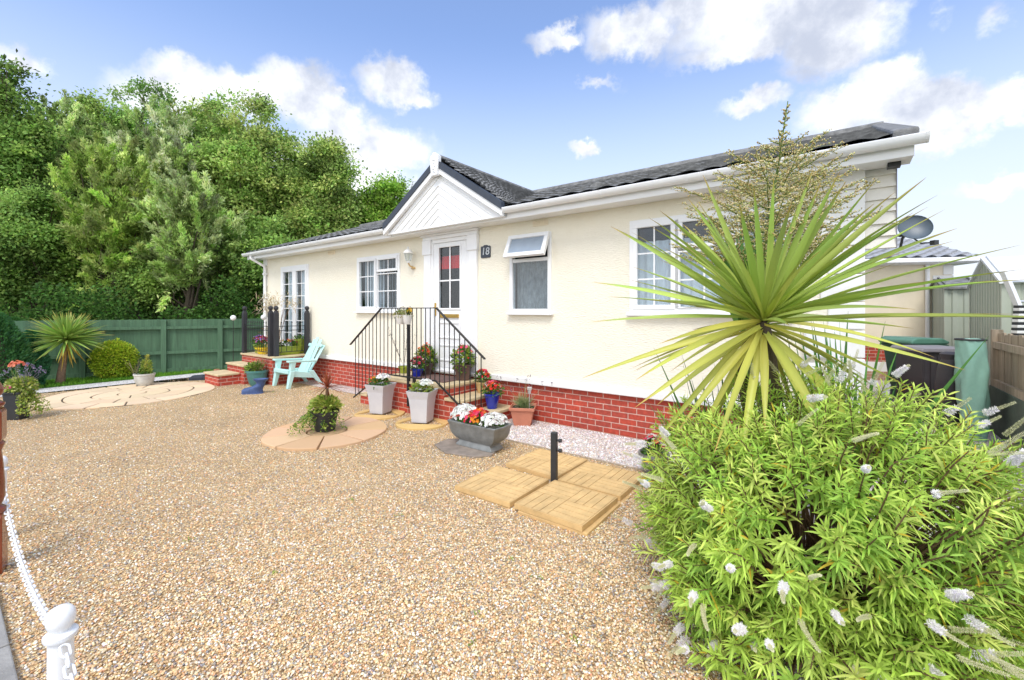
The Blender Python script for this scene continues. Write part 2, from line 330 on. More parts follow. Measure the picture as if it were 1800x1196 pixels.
# loose stones
def icos():
    t = (1+5**.5)/2; v = np.array([(-1, t, 0), (1, t, 0), (-1, -t, 0), (1, -t, 0), (0, -1, t), (0, 1, t), (0, -1, -t), (0, 1, -t), (t, 0, -1), (t, 0, 1), (-t, 0, -1), (-t, 0, 1)], float)
    f = [(0, 11, 5), (0, 5, 1), (0, 1, 7), (0, 7, 10), (0, 10, 11), (1, 5, 9), (5, 11, 4), (11, 10, 2), (10, 7, 6), (7, 1, 8), (3, 9, 4), (3, 4, 2), (3, 2, 6), (3, 6, 8), (3, 8, 9), (4, 9, 5), (2, 4, 11), (6, 2, 10), (8, 6, 7), (9, 8, 1)]
    return v/np.linalg.norm(v[0]), np.array(f)
IV, IF = icos()
def stones(name, P, size, cols, label):
    n = len(P); S = size*(.6+RNG.random((n, 1))*.8); A = RNG.random((n, 3))*.5+.62; A[:, 2] *= .7
    V = IV[None]*A[:, None]*S[:, None]*(1+RNG.normal(size=(n, 12, 1))*.13)
    ang = RNG.random(n)*6.28; c, s = np.cos(ang), np.sin(ang); til = RNG.normal(size=n)*.35
    X = V[..., 0]*c[:, None]-V[..., 1]*s[:, None]; Y = V[..., 0]*s[:, None]+V[..., 1]*c[:, None]; Z = V[..., 2]+X*til[:, None]
    V = np.stack([X, Y, Z], -1)+P[:, None]
    C = np.repeat(jitc(None, n, .12, cols)[:, None], 12, 1)
    Fc = (np.arange(n)[:, None, None]*12+IF[None]).reshape(-1, 3)
    return tag(mesh_np(name, V, Fc, C, M['stone'], smooth=True), label, 'gravel', kind='stuff')
def scatter(n, dens):           # screen-independent: density falls with distance from the garden gate
    out = []
    while len(out) < n:
        u = RNG.random(4000)*12-.3+0; v = -5.0+RNG.random(4000)*4.9
        x = (u+U0)*CT+(v+DW)*ST; y = -(u+U0)*ST+(v+DW)*CT; d = np.hypot(x, y)
        k = (RNG.random(4000) < np.minimum(1, (dens/np.maximum(d, .1))**2.2)) & (y > 1.2) & (u < 11.8)
        out += [(a, b_) for a, b_ in zip(x[k], y[k])]
    return np.array(out[:n])
q = scatter(115000, 2.5); P = np.concatenate([q, RNG.random((len(q), 1))*.006+.001], 1)
stones('gravel_stones', P, .0064, [(.74, .50, .26), (.82, .61, .35), (.62, .41, .20), (.86, .70, .46), (.70, .47, .25), (.90, .81, .62), (.48, .41, .34), (.34, .31, .29), (.72, .40, .20), (.84, .69, .46), (.78, .54, .29), (.80, .62, .38), (.93,.89,.8)], 'loose small rounded brown, tan and cream pebbles on the drive')
n = 16000; u = 11.75+RNG.random(n)*1.8; v = -4.9+RNG.random(n)*6; x = (u+U0)*CT+(v+DW)*ST; y = -(u+U0)*ST+(v+DW)*CT
n2 = 5000; u2 = 8.2+RNG.random(n2)*3.2; v2 = -.97+RNG.random(n2)*.95; x = np.append(x, (u2+U0)*CT+(v2+DW)*ST); y = np.append(y, -(u2+U0)*ST+(v2+DW)*CT)
stones('white_chipping_stones', np.stack([x, y, np.full(len(x), .008)], 1), .010, [(.8, .76, .74), (.66, .54, .50), (.88, .87, .85), (.55, .48, .46), (.72, .68, .68)], 'loose angular white and pink chippings by the house and fence')
vg = Veg(); 
for (px, py) in ((480, 1010), (840, 1080), (1010, 1128), (900, 985), (945, 1015), (700, 905), (620, 880), (830, 1130), (545, 690), (480, 690), (1050, 1010), (330, 950)):
    g_ = np.array(gp(px, py)); n = 12; vg.blade(np.repeat(g_[None], n, 0)+RNG.normal(size=(n, 3))*np.array([.012, .012, 0]), rdir(n, .7), rdir(n), .022+RNG.random(n)*.02, .007, .3, jitc((.25, .38, .06), n, .2), jitc((.35, .46, .08), n, .2), 3)
tag(vg.obj('weeds', M['leaf']), 'tiny green weeds poking up between the pebbles', 'weeds', kind='stuff')
# grass blades
s_ = RNG.random(26000)*5-2; a_ = RNG.random(26000); fx = -10.49+2.79*s_; fy = 9.70+1.81*s_
L0 = np.array(hw(-.98, -7)[:2]); Ld = np.array(hw(-.98, 3)[:2])-L0; tt = RNG.random(26000)
P = np.stack([fx*(1-a_)+(L0[0]+Ld[0]*tt)*a_, fy*(1-a_)+(L0[1]+Ld[1]*tt)*a_, np.full(26000, 0.0)], 1)
du = P[:, 0]*CT-P[:, 1]*ST-U0; P = P[du < -.96]
vg = Veg(); D = rdir(len(P), 2.2); vg.rhomb(P, D, rdir(len(P)), .05+RNG.random(len(P))*.05, .009, jitc((.16, .36, .03), len(P), .2)); tag(vg.obj('grass', M['leaf']), 'short bright green grass blades of the lawn strip', 'grass', kind='stuff')

# ================================================================= HOUSE
HOME = empty('mobile_home', hw(0, 0), -TH, 'long cream single storey park home with white gable over its front door', 'house')
UL, WID, ZB, ZE = 12.17, 6.1, .56, 2.98     # length, depth, wall base, eaves
OPEN = [(.93, 2.25, .62, 2.655), (4.14, 5.485, 1.57, 2.655), (6.36, 7.21, .56, 2.86), (8.04, 8.765, 1.56, 2.70), (9.91, 11.62, 1.56, 2.70)]
b = MB(); x = 0.0
for (a, c, z0, z1) in OPEN:
    b.box(x, a, 0, .10, ZB, ZE)
    if z0 > ZB: b.box(a, c, 0, .10, ZB, z0)
    b.box(a, c, 0, .10, z1, ZE); x = c
b.box(x, UL, 0, .10, ZB, ZE)
b.box(0, .1, .1, WID, ZB, ZE); b.box(UL-.1, UL, .1, WID, ZB, ZE); b.box(.1, UL-.1, WID-.1, WID, ZB, ZE)
RP = 3.05; ZR = 4.22
for xx in (0, UL-.1): b.prism([(0, ZE), (WID, ZE), (RP, ZR-.08)], xx, xx+.1, 'x')
wall = b.build('wall', M['stucco'], HOME)
b = MB(); b.box(.1, UL-.1, .1, WID-.1, ZB-.04, ZB); b.box(.1, UL-.1, .1, WID-.1, ZE, ZE+.03); b.box(.1, UL-.1, 2.6, 2.7, ZB, ZE); b.build('interior', M['dark'], HOME)
b = MB(); b.box(.03, UL-.03, .03, WID-.03, 0, .525); b.build('plinth', M['brick'], HOME)
b = MB(); b.box(-.02, UL+.02, -.035, .0, .525, .61); b.box(-.02, 0, 0, WID, .525, .61); b.box(UL, UL+.02, 0, WID, .525, .61); b.build('skirt_trim', M['whitepaint'], HOME, bevel=.01)
# quoins
b = MB(); bq = MB()
for i in range(9):
    z = .62+i*.265; w_ = .2 if i % 2 == 0 else .14
    b.box(-.02, w_, -.022, 0, z, min(z+.255, ZE-.02)); b.box(-.02, 0, 0, w_+.04, z, min(z+.255, ZE-.02)); bq.box(UL-w_-.12, UL+.02, -.022, 0, z, min(z+.255, ZE-.02))
b.build('quoin', M['whitepaint'], HOME, bevel=.008); bq.build('quoin', M['whitepaint'], HOME, bevel=.008)
# roof
def tiles(mb, A, B, C, Dd, course=.33, pitch=.24, amp=.010, step=.024):
    A, B, C, Dd = [np.array(p, float) for p in (A, B, C, Dd)]
    n = norm(np.cross(B-A, Dd-A)); n = n if n[2] > 0 else -n
    LL = max(np.linalg.norm(B-A), np.linalg.norm(C-Dd)); H = np.linalg.norm(Dd-A); nu = max(2, int(LL/pitch*6)); nc = max(1, int(round(H/course)))
    V = []; rows = []
    for i in range(nc):
        for e in (0, 1):
            t = (i+e)/nc
            h = step*(1-e)
            r = []
            for j in range(nu+1):
                s = j/nu; p = (A*(1-s)+B*s)*(1-t)+(Dd*(1-s)+C*s)*t
                wv = amp*(abs(math.sin(math.pi*s*LL/pitch+.4*i))*2-1)
                rnd = .004*math.sin(i*7.3+int(s*LL/pitch)*3.1)
                r.append(tuple(p+n*(h+wv+.03+rnd)))
            rows.append(r)
    o = len(mb.v); w_ = nu+1
    mb.v += [p for r in rows for p in r]
    for i in range(len(rows)-1):
        for j in range(nu): mb.f.append((o+i*w_+j, o+i*w_+j+1, o+(i+1)*w_+j+1, o+(i+1)*w_+j))
XL, XR, OV = -.24, 12.50, -.31
sl = (ZR-3.05)/(RP-OV)
b = MB(); tiles(b, (XL, OV, 3.04), (XR, OV, 3.04), (XR, RP, ZR), (XL, RP, ZR)); tiles(b, (XR, WID-OV, 3.04), (XL, WID-OV, 3.04), (XL, RP, ZR), (XR, RP, ZR))
roof = b.build('roof', M['rooftile'], HOME)
b = MB(); b.hexa([(XL, OV, 2.96), (XR, OV, 2.96), (XR, RP, ZR-.08), (XL, RP, ZR-.08)], [(XL, OV, 3.04), (XR, OV, 3.04), (XR, RP, ZR), (XL, RP, ZR)])
b.hexa([(XL, RP, ZR-.08), (XR, RP, ZR-.08), (XR, WID-OV, 2.96), (XL, WID-OV, 2.96)], [(XL, RP, ZR), (XR, RP, ZR), (XR, WID-OV, 3.04), (XL, WID-OV, 3.04)])
b.build('roof_deck', M['darkfascia'], roof)
b = MB(); b.tube([(XL, RP, ZR+.02), (XR, RP, ZR+.02)], .09, 10); b.build('ridge_cap', M['rooftile'], roof, smooth=True)
b = MB(); b.hexa([(XR-.14, OV-.03, 3.04), (XR+.03, OV-.03, 3.04), (XR+.03, RP, ZR), (XR-.14, RP, ZR)], [(XR-.14, OV-.03, 3.12), (XR+.03, OV-.03, 3.12), (XR+.03, RP, ZR+.09), (XR-.14, RP, ZR+.09)]); b.build('verge_tile', M['rooftile'], roof, bevel=.02)
c_ = MB(); c_.prism([(9.02, 3.28), (9.08, 3.42), (9.18, 3.46), (9.3, 3.42), (9.38, 3.28)], .55, .85, 'y'); c_.build('roof_vent', M['rooftile'], roof, bevel=.02)
# fascia, soffit, gutter
G0, G1 = 5.62, 8.16
for x0, x1 in ((XL, G0), (G1, XR)):
    b = MB(); b.box(x0, x1, OV-.004, OV+.02, 2.89, 3.05); b.build('fascia', M['white'], HOME)
b = MB(); b.box(XL, XR, OV+.022, -.001, 2.90, 2.925); b.build('soffit', M['white'], HOME)
def gutter(x0, x1):
    g = MB(); pr = []
    for i in range(9):
        t = math.pi*i/8; pr.append((-math.cos(t)*.062, -math.sin(t)*.07))
    pts = [(OV-.065+p[0], 3.03+p[1]) for p in pr]+[(OV-.065+p[0]*.93, 3.035+p[1]*.93) for p in pr[::-1]]
    n = len(pts); o = len(g.v)
    g.prism(pts, x0, x1, 'x'); 
    k = x0+.5
    while k < x1:
        pts2 = [(OV-.065+p[0]*1.08, 3.032+p[1]*1.08) for p in pr]+[(OV-.065+p[0], 3.033+p[1]) for p in pr[::-1]]
        g.prism(pts2, k, k+.03, 'x'); k += 1.0
    for xe in (x0, x1-.02): g.prism([(OV-.065+p[0]*1.06, 3.033+p[1]*1.06) for p in pr], xe, xe+.02, 'x')
    return g.build('gutter', M['white'], HOME, smooth=True, ang=50)
gutter(-.27, G0-.02); gutter(G1+.02, 12.58)
b = MB(); b.tube([(.10, OV-.06, 2.97), (.10, OV-.06, 2.90), (.17, -.08, 2.72), (.17, -.06, 2.6), (.17, -.06, .58)], .034, 10); 
for z in (.9, 1.9, 2.5): b.box(.12, .22, -.10, -.02, z, z+.04)
b.build('downpipe', M['white'], HOME, smooth=True)
# gable over the door
GX, GZ, HWD = 6.88, 3.93, 1.33
zg = 3.0
b = MB(); b.prism([(GX-HWD+.1, 2.965), (GX+HWD-.1, 2.965), (GX, GZ-.13)], -.365, -.335, 'y'); gf = b.build('gable_panel', M['white'], HOME)
b = MB()
for k in range(1, 7):        # chevron grooves boards
    h = .12*k+.02; top = 2.98+h
    for s in (-1, 1):
        w_ = (GZ-.16-2.975); wid = (HWD-.12)*h/w_
        x0, x1 = GX, GX+s*wid
        b.hexa([(x0, -.376, top-.02), (x1-s*.03, -.376, 2.968), (x1-s*.03, -.365, 2.968), (x0, -.365, top-.02)], [(x0, -.368, top), (x1, -.368, 2.968), (x1, -.365, 2.968), (x0, -.365, top)])
b.build('chevron_trim', M['whitepaint'], gf)
b = MB(); b.box(GX-HWD, GX+HWD, -.37, -.02, 2.925, 2.964); b.build('gable_soffit', M['white'], HOME)
def slope_bar(mb, s, zlow, ztop, y0, y1, off0, off1):
    x1 = GX+s*(HWD+.0)
    mb.hexa([(x1, y0, zlow+off0), (GX, y0, ztop+off0), (GX, y1, ztop+off0), (x1, y1, zlow+off0)], [(x1, y0, zlow+off1), (GX, y0, ztop+off1), (GX, y1, ztop+off1), (x1, y1, zlow+off1)])
b = MB(); [slope_bar(b, s, 2.99, 3.86, -.43, -.30, -.07, .015) for s in (-1, 1)]; b.build('bargeboard', M['white'], HOME)
b = MB(); [slope_bar(b, s, 2.99, 3.86, -.445, -.36, .018, .13) for s in (-1, 1)]; b.build('verge_trim', M['darkfascia'], HOME)
b = MB(); b.prism([(GX-.10, 4.02), (GX+.10, 4.02), (GX+.07, 3.72), (GX-.07, 3.72)], -.47, -.40, 'y'); b.prism([(GX-.10, 4.02), (GX+.10, 4.02), (GX, 4.09)], -.47, -.40, 'y')
for i in range(5): b.tube([(GX-.04+.02*(i % 3), -.472, 3.98-.045*i), (GX+.03-.02*(i % 2), -.48, 3.95-.045*i)], .01, 5)
b.build('finial_block', M['white'], HOME, bevel=.006)
yb = (4.0-3.05)/sl+OV
b = MB(); zt = 3.98; zl = 3.07
yl = OV-.04
ybl = (zl-3.05)/sl+OV+.15
for s in (-1, 1):
    e = (GX+s*(HWD+.02), yl, zl); f_ = (GX+s*(HWD+.02), ybl, zl); c2 = (GX, yb, zt); d2 = (GX, yl, zt)
    if s > 0: tiles(b, f_, e, d2, c2, .24, .2, .014, .03)
    else: tiles(b, e, f_, c2, d2, .24, .2, .014, .03)
b.tube([(GX, yl, zt+.05), (GX, yb, zt+.05)], .05, 8)
b.build('gable_roof', M['rooftile'], HOME)
# vents under eaves
for x0 in (3.05, 8.45, 10.75):
    vb = MB(); vb.box(x0, x0+.26, -.012, 0, 2.80, 2.88)
    for i in range(9): vb.box(x0+.015+i*.027, x0+.028+i*.027, -.02, -.012, 2.812, 2.868)
    vb.build('air_vent', M['ncream'], HOME)
# porch board at the far right corner, below the overhanging eaves
b = MB()
for i in range(7): 
    z = 2.17+i*.112; b.hexa([(UL+.022, .02, z), (UL+.24, .02, z), (UL+.24, .09, z), (UL+.022, .09, z)], [(UL+.022, .045, z+.112), (UL+.24, .045, z+.112), (UL+.24, .09, z+.112), (UL+.022, .09, z+.112)])
b.build('siding_panel', M['siding'], HOME)
b = MB(); b.box(UL+.24, UL+.248, .02, .1, 2.17, 2.90); b.build('corner_trim', M['boxlid'], HOME)
b = MB(); b.box(UL+.17, UL+.26, -.16, -.06, 2.862, 2.90); b.build('soffit_block', M['blackmatt'], HOME)

def curtain(u0, u1, z0, z1, y, amp, wave, m, par, gather=None):
    nU = int((u1-u0)/.008); us = np.linspace(u0, u1, nU); V = []
    for z in (z0, z1): V.append(np.stack([us, y+amp*np.sin(us*2*math.pi/wave+.8*np.sin(us*9)), np.full(nU, z)], 1))
    V = np.concatenate(V); q_ = np.array([[i, i+1, nU+i+1, nU+i] for i in range(nU-1)])
    return mesh_np('curtain', V, q_, None, m, par, smooth=True)
def frame(mb, u0, u1, z0, z1, w, y0, y1):
    mb.box(u0, u1, y0, y1, z0, z0+w); mb.box(u0, u1, y0, y1, z1-w, z1); mb.box(u0, u0+w, y0, y1, z0+w, z1-w); mb.box(u1-w, u1, y0, y1, z0+w, z1-w)
def window(o_, lights, cur=None, sill=True, name='window', opn=None):
    u0, u1, z0, z1 = o_; f = MB(); frame(f, u0, u1, z0, z1, .055, -.028, .05)
    inner = [l for l in lights]
    for l in inner[1:]: f.box(l[0]-.03, l[0]+.0, -.0265, .048, z0+.055, z1-.055)
    W = f.build(name, M['white'], HOME, bevel=.006)
    bars = MB(); panes = MB(); sash = MB()
    for (a, c, zb, zt_, nx, nz, sw) in lights:
        if sw: frame(sash, a, c, zb, zt_, sw, -.040, .02)
        ia, ic, ib, it = a+sw, c-sw, zb+sw, zt_-sw
        panes.box(ia, ic, .003, .007, ib, it)
        for i in range(1, nx): xx = ia+(ic-ia)*i/nx; bars.box(xx-.009, xx+.009, -.006, .002, ib, it)
        for k in range(1, nz): zz = ib+(it-ib)*k/nz; bars.box(ia, ic, -.0045, .0015, zz-.009, zz+.009)
    if sash.v: sash.build('sash', M['white'], W, bevel=.006)
    if bars.v: bars.build('glazing_bar', M['white'], W)
    panes.build('pane', M['glass'], W)
    if sill: s = MB(); s.box(u0-.03, u1+.03, -.075, -.0, z0-.035, z0-.001); s.build('sill', M['white'], W, bevel=.008)
    return W
# french doors
u0, u1, z0, z1 = OPEN[0]; um = (u0+u1)/2+.02
W = window(OPEN[0], [(u0+.055, um, z0+.055, z1-.055, 2, 6, .085), (um, u1-.055, z0+.055, z1-.055, 2, 6, .085)], sill=False, name='french_door')
curtain(u0+.16, um-.06, z0+.05, z1-.05, .10, .02, .12, M['net'], W); curtain(um+.16, u1-.05, z0+.05, z1-.05, .10, .02, .12, M['net'], W)
h = MB(); h.box(um-.03, um-.005, -.07, -.04, 1.55, 1.75); h.box(um-.1, um-.02, -.09, -.07, 1.66, 1.68); h.build('handle', M['white'], W)
# left casement window with vertical blinds
u0, u1, z0, z1 = OPEN[1]; um = 4.78
W = window(OPEN[1], [(u0+.045, um, z0+.045, z1-.045, 2, 3, .05), (um+.03, u1-.045, z0+.055, 2.30, 2, 2, .02), (um+.03, u1-.045, 2.33, z1-.045, 2, 1, .05)])
bl = MB(); x = u0+.06
while x < u1-.08:
    sa = -R(50) if x > um else -R(12); bl.hexa([(x, .13, z0+.05), (x+.07*math.cos(sa), .13+.07*math.sin(sa), z0+.05), (x+.07*math.cos(sa), .133+.07*math.sin(sa), z0+.05), (x, .133, z0+.05)], [(x, .13, z1-.05), (x+.07*math.cos(sa), .13+.07*math.sin(sa), z1-.05), (x+.07*math.cos(sa), .133+.07*math.sin(sa), z1-.05), (x, .133, z1-.05)]); x += .082
bl.build('vertical_blind', M['blind'], W)
# bathroom window with its top light pushed open
u0, u1, z0, z1 = OPEN[3]
W = window(OPEN[3], [(u0+.055, u1-.055, z0+.055, 2.30, 1, 1, .0)])
t = MB(); t.box(u0+.05, u1-.05, -.02, .045, 2.30, 2.35); t.build('transom', M['white'], W)
t = MB(); frame(t, u0+.01, u1-.01, -.36, 0, .06, -.055, 0); so = t.build('top_sash', M['white'], W, bevel=.006)
so.location = (0, -.01, z1-.02); so.rotation_euler.x = -R(24)
t = MB(); t.box(u0+.07, u1-.07, -.03, -.024, -.30, -.06); pn = t.build('pane', mat('frosted_glass', (.30, .36, .43), .15, .1, 3), W)
pn.location = so.location; pn.rotation_euler = so.rotation_euler
curtain(u0+.05, u1-.05, z0+.05, 2.32, .12, .012, .06, M['netg'], W)
# big living room window
u0, u1, z0, z1 = OPEN[4]; a1, a2 = 10.47, 11.06
W = window(OPEN[4], [(u0+.045, a1, z0+.045, z1-.045, 2, 3, .055), (a1+.03, a2, z0+.055, 2.28, 2, 2, .02), (a1+.03, a2, 2.31, z1-.04, 1, 1, .05), (a2+.03, u1-.045, z0+.045, z1-.045, 2, 3, .055)])
curtain(u0+.05, u1-.05, z0+.05, z1-.25, .14, .02, .11, M['net'], W)
# front door + surround
b = MB(); b.box(6.17, 6.34, -.05, 0, .55, 2.80); b.box(7.23, 7.40, -.05, 0, .55, 2.80); b.box(6.15, 6.36, -.07, 0, 2.55, 2.80); b.box(7.21, 7.42, -.07, 0, 2.55, 2.80)
b.box(6.155, 7.415, -.06, 0, 2.80, 2.86); b.box(6.13, 7.44, -.09, 0, 2.86, 2.895); b.box(6.10, 7.47, -.12, 0, 2.895, 2.92); b.build('door_surround', M['white'], HOME, bevel=.008)
b = MB(); frame(b, 6.34, 7.23, .56, 2.80, .065, -.035, .06)
b.build('door_frame', M['white'], HOME, bevel=.006)
b = MB(); x0, x1 = 6.41, 7.16; z0, z1 = .63, 2.73; ga, gc, gb, gt = x0+.125, x1-.125, 1.62, 2.66
b.box(x0, ga, -.03, .02, z0, z1); b.box(gc, x1, -.03, .02, z0, z1); b.box(ga, gc, -.03, .02, z0, gb); b.box(ga, gc, -.03, .02, gt, z1)
frame(b, ga-.02, gc+.02, gb-.02, gt+.02, .03, -.042, -.028); frame(b, ga, gc, 1.12, 1.40, .03, -.042, -.028); frame(b, ga, gc, .74, 1.02, .03, -.042, -.028)
DR = b.build('front_door', M['white'], HOME, bevel=.005)
b = MB(); b.box(ga, gc, -.006, -.002, gb, gt); b.build('pane', M['glass'], DR)
b = MB(); xm = (ga+gc)/2; b.box(xm-.012, xm+.012, -.02, -.007, gb, gt); b.box(ga, gc, -.0185, -.0075, 2.08, 2.104); b.build('glazing_bar', M['white'], DR)
b = MB(); b.box(ga+.03, gc-.03, -.055, -.03, 1.47, 1.53); b.box(ga+.045, gc-.045, -.06, -.055, 1.482, 1.518); b.build('letterbox', M['brass'], DR, bevel=.004)
b = MB(); b.box(x0+.03, x0+.06, -.045, -.03, 1.50, 1.72); b.tube([(x0+.045, -.045, 1.64), (x0+.045, -.08, 1.64), (x0+.15, -.085, 1.635)], .009, 8); b.build('handle', M['brass'], DR)
b = MB(); n_ = 40
for k in range(3): 
    zz = 2.33+k*.06
    b.add([(ga+(gc-ga)*i/n_, .034+.006*k+.004*math.sin(i*.9), z) for z in (zz-.035*(k == 0), zz+.06) for i in range(n_+1)], [(i, i+1, n_+2+i, n_+1+i) for i in range(n_)])
b.build('red_blind', M['red'], DR)
b = MB(); b.box(6.16, 7.41, -.10, -.035, .56, .60); b.build('threshold', M['white'], HOME, bevel=.006)
# meter boxes
for z in (.80, 1.13):
    b = MB(); b.box(11.72, 12.0, -.06, 0, z, z+.28); b.box(11.735, 11.985, -.07, -.06, z+.015, z+.265); b.build('meter_box', M['white'], HOME, bevel=.008)
# number plate and lamp
num = empty('house_number_sign', hw(7.56, -.002, 2.515), -TH, 'small dark arched plate reading 18 on the cream wall beside the front door', 'house sign')
b = MB(); b.prism([(-.098, -.085), (-.098, .07), (-.085, .085), (-.05, .085), (-.03, .10), (.03, .10), (.05, .085), (.085, .085), (.098, .07), (.098, -.085), (.085, -.10), (-.085, -.10)], -.014, 0, 'y'); b.build('plate', M['darkfascia'], num, bevel=.004)
fc = bpy.data.curves.new('digits', 'FONT'); fc.body = '18'; fc.size = .165; fc.extrude = .003; fc.align_x = 'CENTER'; fc.align_y = 'CENTER'; fc.shear = .12
fo = bpy.data.objects.new('tmp', fc); COL.objects.link(fo); bpy.context.view_layer.update()
me = bpy.data.meshes.new_from_object(fo.evaluated_get(bpy.context.evaluated_depsgraph_get())); bpy.data.objects.remove(fo)
me.materials.clear(); me.materials.append(mat('pale_digits', (.62, .66, .68), .4)); dg = bpy.data.objects.new('digits', me); COL.objects.link(dg); dg.parent = num; dg.location = (0, -.018, -.004); dg.rotation_euler = (R(90), 0, 0)
lam = empty('wall_lantern', hw(5.86, 0, 2.43), -TH, 'cream coach lantern mounted on the wall left of the front door', 'lantern')
b = MB(); b.tube([(0, 0, -.07), (0, -.02, -.06), (.0, -.09, -.05), (0, -.13, .0), (0, -.13, .03)], .013, 8); b.lathe([(.045, 0), (.05, .01), (.03, .03)], 12, (0, -.01, -.09)); b.build('bracket', M['cream'], lam, smooth=True)
b = MB(); b.lathe([(.03, .03), (.05, .05), (.075, .17), (.07, .172)], 6, (0, -.13, 0), closed=True); b.build('glass_shade', M['glass'], lam)
b = MB(); b.lathe([(.092, .17), (.095, .18), (.05, .24), (.02, .25), (.02, .27), (.008, .30)], 12, (0, -.13, 0)); b.lathe([(.02, .0), (.035, .03), (.03, .035)], 8, (0, -.13, 0))
for i in range(6): t = i*math.pi/3; b.tube([(math.cos(t)*.05, -.13+math.sin(t)*.05, .05), (math.cos(t)*.077, -.13+math.sin(t)*.077, .17)], .004, 4)
b.build('cap', M['whitepaint'], lam, smooth=True)
# ================================================================= FRONT STEPS
st = empty('front_steps', hw(5.42, -.8), -TH, 'red brick landing with sandstone slabs and steps down each side below the front door', 'steps')
b = MB(); o5 = 5.42
b.box(5.87-o5, 7.45-o5, 0, .76, 0, .46); b.box(7.45-o5, 7.80-o5, .0, .76, 0, .30); b.box(7.80-o5, 8.14-o5, .0, .76, 0, .135); b.box(5.64-o5, 5.87-o5, 0, .76, 0, .30); b.box(0, 5.64-o5, 0, .76, 0, .135)
b.build('brickwork', M['brick'], st)
for x0, x1, z in ((5.86, 7.47, .462), (7.47, 7.83, .302), (7.83, 8.17, .137), (5.62, 5.86, .302), (5.40, 5.62, .137)):
    b = MB(); k = x0
    nn = max(1, int(round((x1-x0)/.5))) if z > .4 else 1
    for i in range(nn):
        a_ = x0+(x1-x0)*i/nn; c = x0+(x1-x0)*(i+1)/nn-.006*(nn > 1)
        if z > .4: b.box(a_-o5, c-o5, -.025, .76, z, z+.042)
        else: b.box(a_-o5, c-o5, -.025, .36, z, z+.042); b.box(a_-o5, c-o5, .366, .76, z, z+.042)
    b.build('slab', M['coping'], st, bevel=.008)
b = MB(); b.box(6.3, 7.25, -.62, -.12, .505, .517); tag(b.build('doormat', M['padding'], loc=hw(0, 0), rz=-TH, bevel=.003), 'reddish brown mat lying on the landing before the front door', 'doormat')
# railing
rl = empty('handrail', hw(5.18, -.84), -TH, 'black iron handrail with thin balusters across the front door landing', 'railing')
def rz_top(u): return 1.62 if 6.05 <= u <= 7.33 else (1.62-(6.05-u)*.725 if u < 6.05 else 1.62-(u-7.33)*.735)
def rz_bot(u): return .58 if 6.09 <= u <= 7.32 else (.58-(6.09-u)*.59 if u < 6.09 else .58-(u-7.32)*.63)
oo = 5.18
b = MB()
for a_, c in ((5.18, 6.05), (6.05, 7.33), (7.33, 8.25)): b.hexa([(a_-oo, -.02, rz_top(a_)), (c-oo, -.02, rz_top(c)), (c-oo, .02, rz_top(c)), (a_-oo, .02, rz_top(a_))], [(a_-oo, -.02, rz_top(a_)+.014), (c-oo, -.02, rz_top(c)+.014), (c-oo, .02, rz_top(c)+.014), (a_-oo, .02, rz_top(a_)+.014)])
b.build('top_rail', M['black'], rl)
b = MB()
for a_, c in ((5.28, 6.09), (6.09, 7.32), (7.32, 8.0)): b.hexa([(a_-oo, -.012, rz_bot(a_)-.02), (c-oo, -.012, rz_bot(c)-.02), (c-oo, .012, rz_bot(c)-.02), (a_-oo, .012, rz_bot(a_)-.02)], [(a_-oo, -.012, rz_bot(a_)), (c-oo, -.012, rz_bot(c)), (c-oo, .012, rz_bot(c)), (a_-oo, .012, rz_bot(a_))])
b.build('bottom_rail', M['black'], rl)
k = 5.33
while k < 8.2:
    zb = max(rz_bot(k), .14 if k < 7.9 else .06)
    b = MB(); b.tube([(k-oo, 0, zb), (k-oo, 0, rz_top(k))], .0075, 6); b.build('baluster', M['black'], rl); k += .0985
for u in (6.70, 6.83):
    b = MB(); b.box(u-oo-.022, u-oo+.022, .0, .035, .12, 1.62 if u < 6.8 else .56); b.build('post', M['black'], rl)
# ================================================================= TERRACE at the left end
te = empty('brick_terrace', hw(.88, -1.62), -TH, 'raised red brick terrace with two slab topped steps outside the french doors', 'terrace')
b = MB(); b.box(0, 1.50, .74, 1.62, 0, .56); b.box(.05, .92, .42, .74, 0, .375); b.box(0, .74, 0, .42, 0, .205); b.build('brickwork', M['brick'], te)
for (x0, x1, y0, y1, z) in ((-.02, 1.53, .71, 1.6, .562), (.03, .95, .39, .71, .377), (-.025, .765, -.025, .40, .207)):
    b = MB()
    nn = 3 if z > .5 else 1
    for i in range(nn): b.box(x0+(x1-x0)*i/nn, x0+(x1-x0)*(i+1)/nn-.006*(nn > 1), y0, y1, z, z+.042)
    b.build('slab', M['coping'], te, bevel=.01)
tr = empty('terrace_railing', hw(.88, -.9, .604), -TH, 'black square posts with ball tops and spiked iron bars around the terrace', 'railing')
PT = [(.07, .05), (1.36, .05), (1.45, .12), (1.45, .80)]
for (x, y) in PT:
    b = MB(); b.sqpot([(.045, 0), (.045, .92), (.03, .97), (.03, .98)], (x, y, 0)); b.lathe([(.02, .975), (.022, .985), (.045, 1.01), (.05, 1.035), (.045, 1.06), (.02, 1.08), (.005, 1.083)], 12, (x, y, 0))
    b.build('post', M['post'], tr, bevel=.004)
for (a_, c) in ((PT[0], PT[1]), (PT[2], PT[3])):
    for z in (.08, .55, .64): b = MB(); b.tube([(a_[0], a_[1], z), (c[0], c[1], z)], .008, 6); b.build('rail', M['black'], tr)
    n_ = 12 if a_ == PT[0] else 6
    for i in range(1, n_):
        x = a_[0]+(c[0]-a_[0])*i/n_; y = a_[1]+(c[1]-a_[1])*i/n_
        b = MB(); b.tube([(x, y, .08), (x, y, .70)], .006, 5); b.lathe([(.004, .70), (.014, .715), (.001, .755)], 6, (x, y, 0)); b.build('baluster', M['black'], tr)
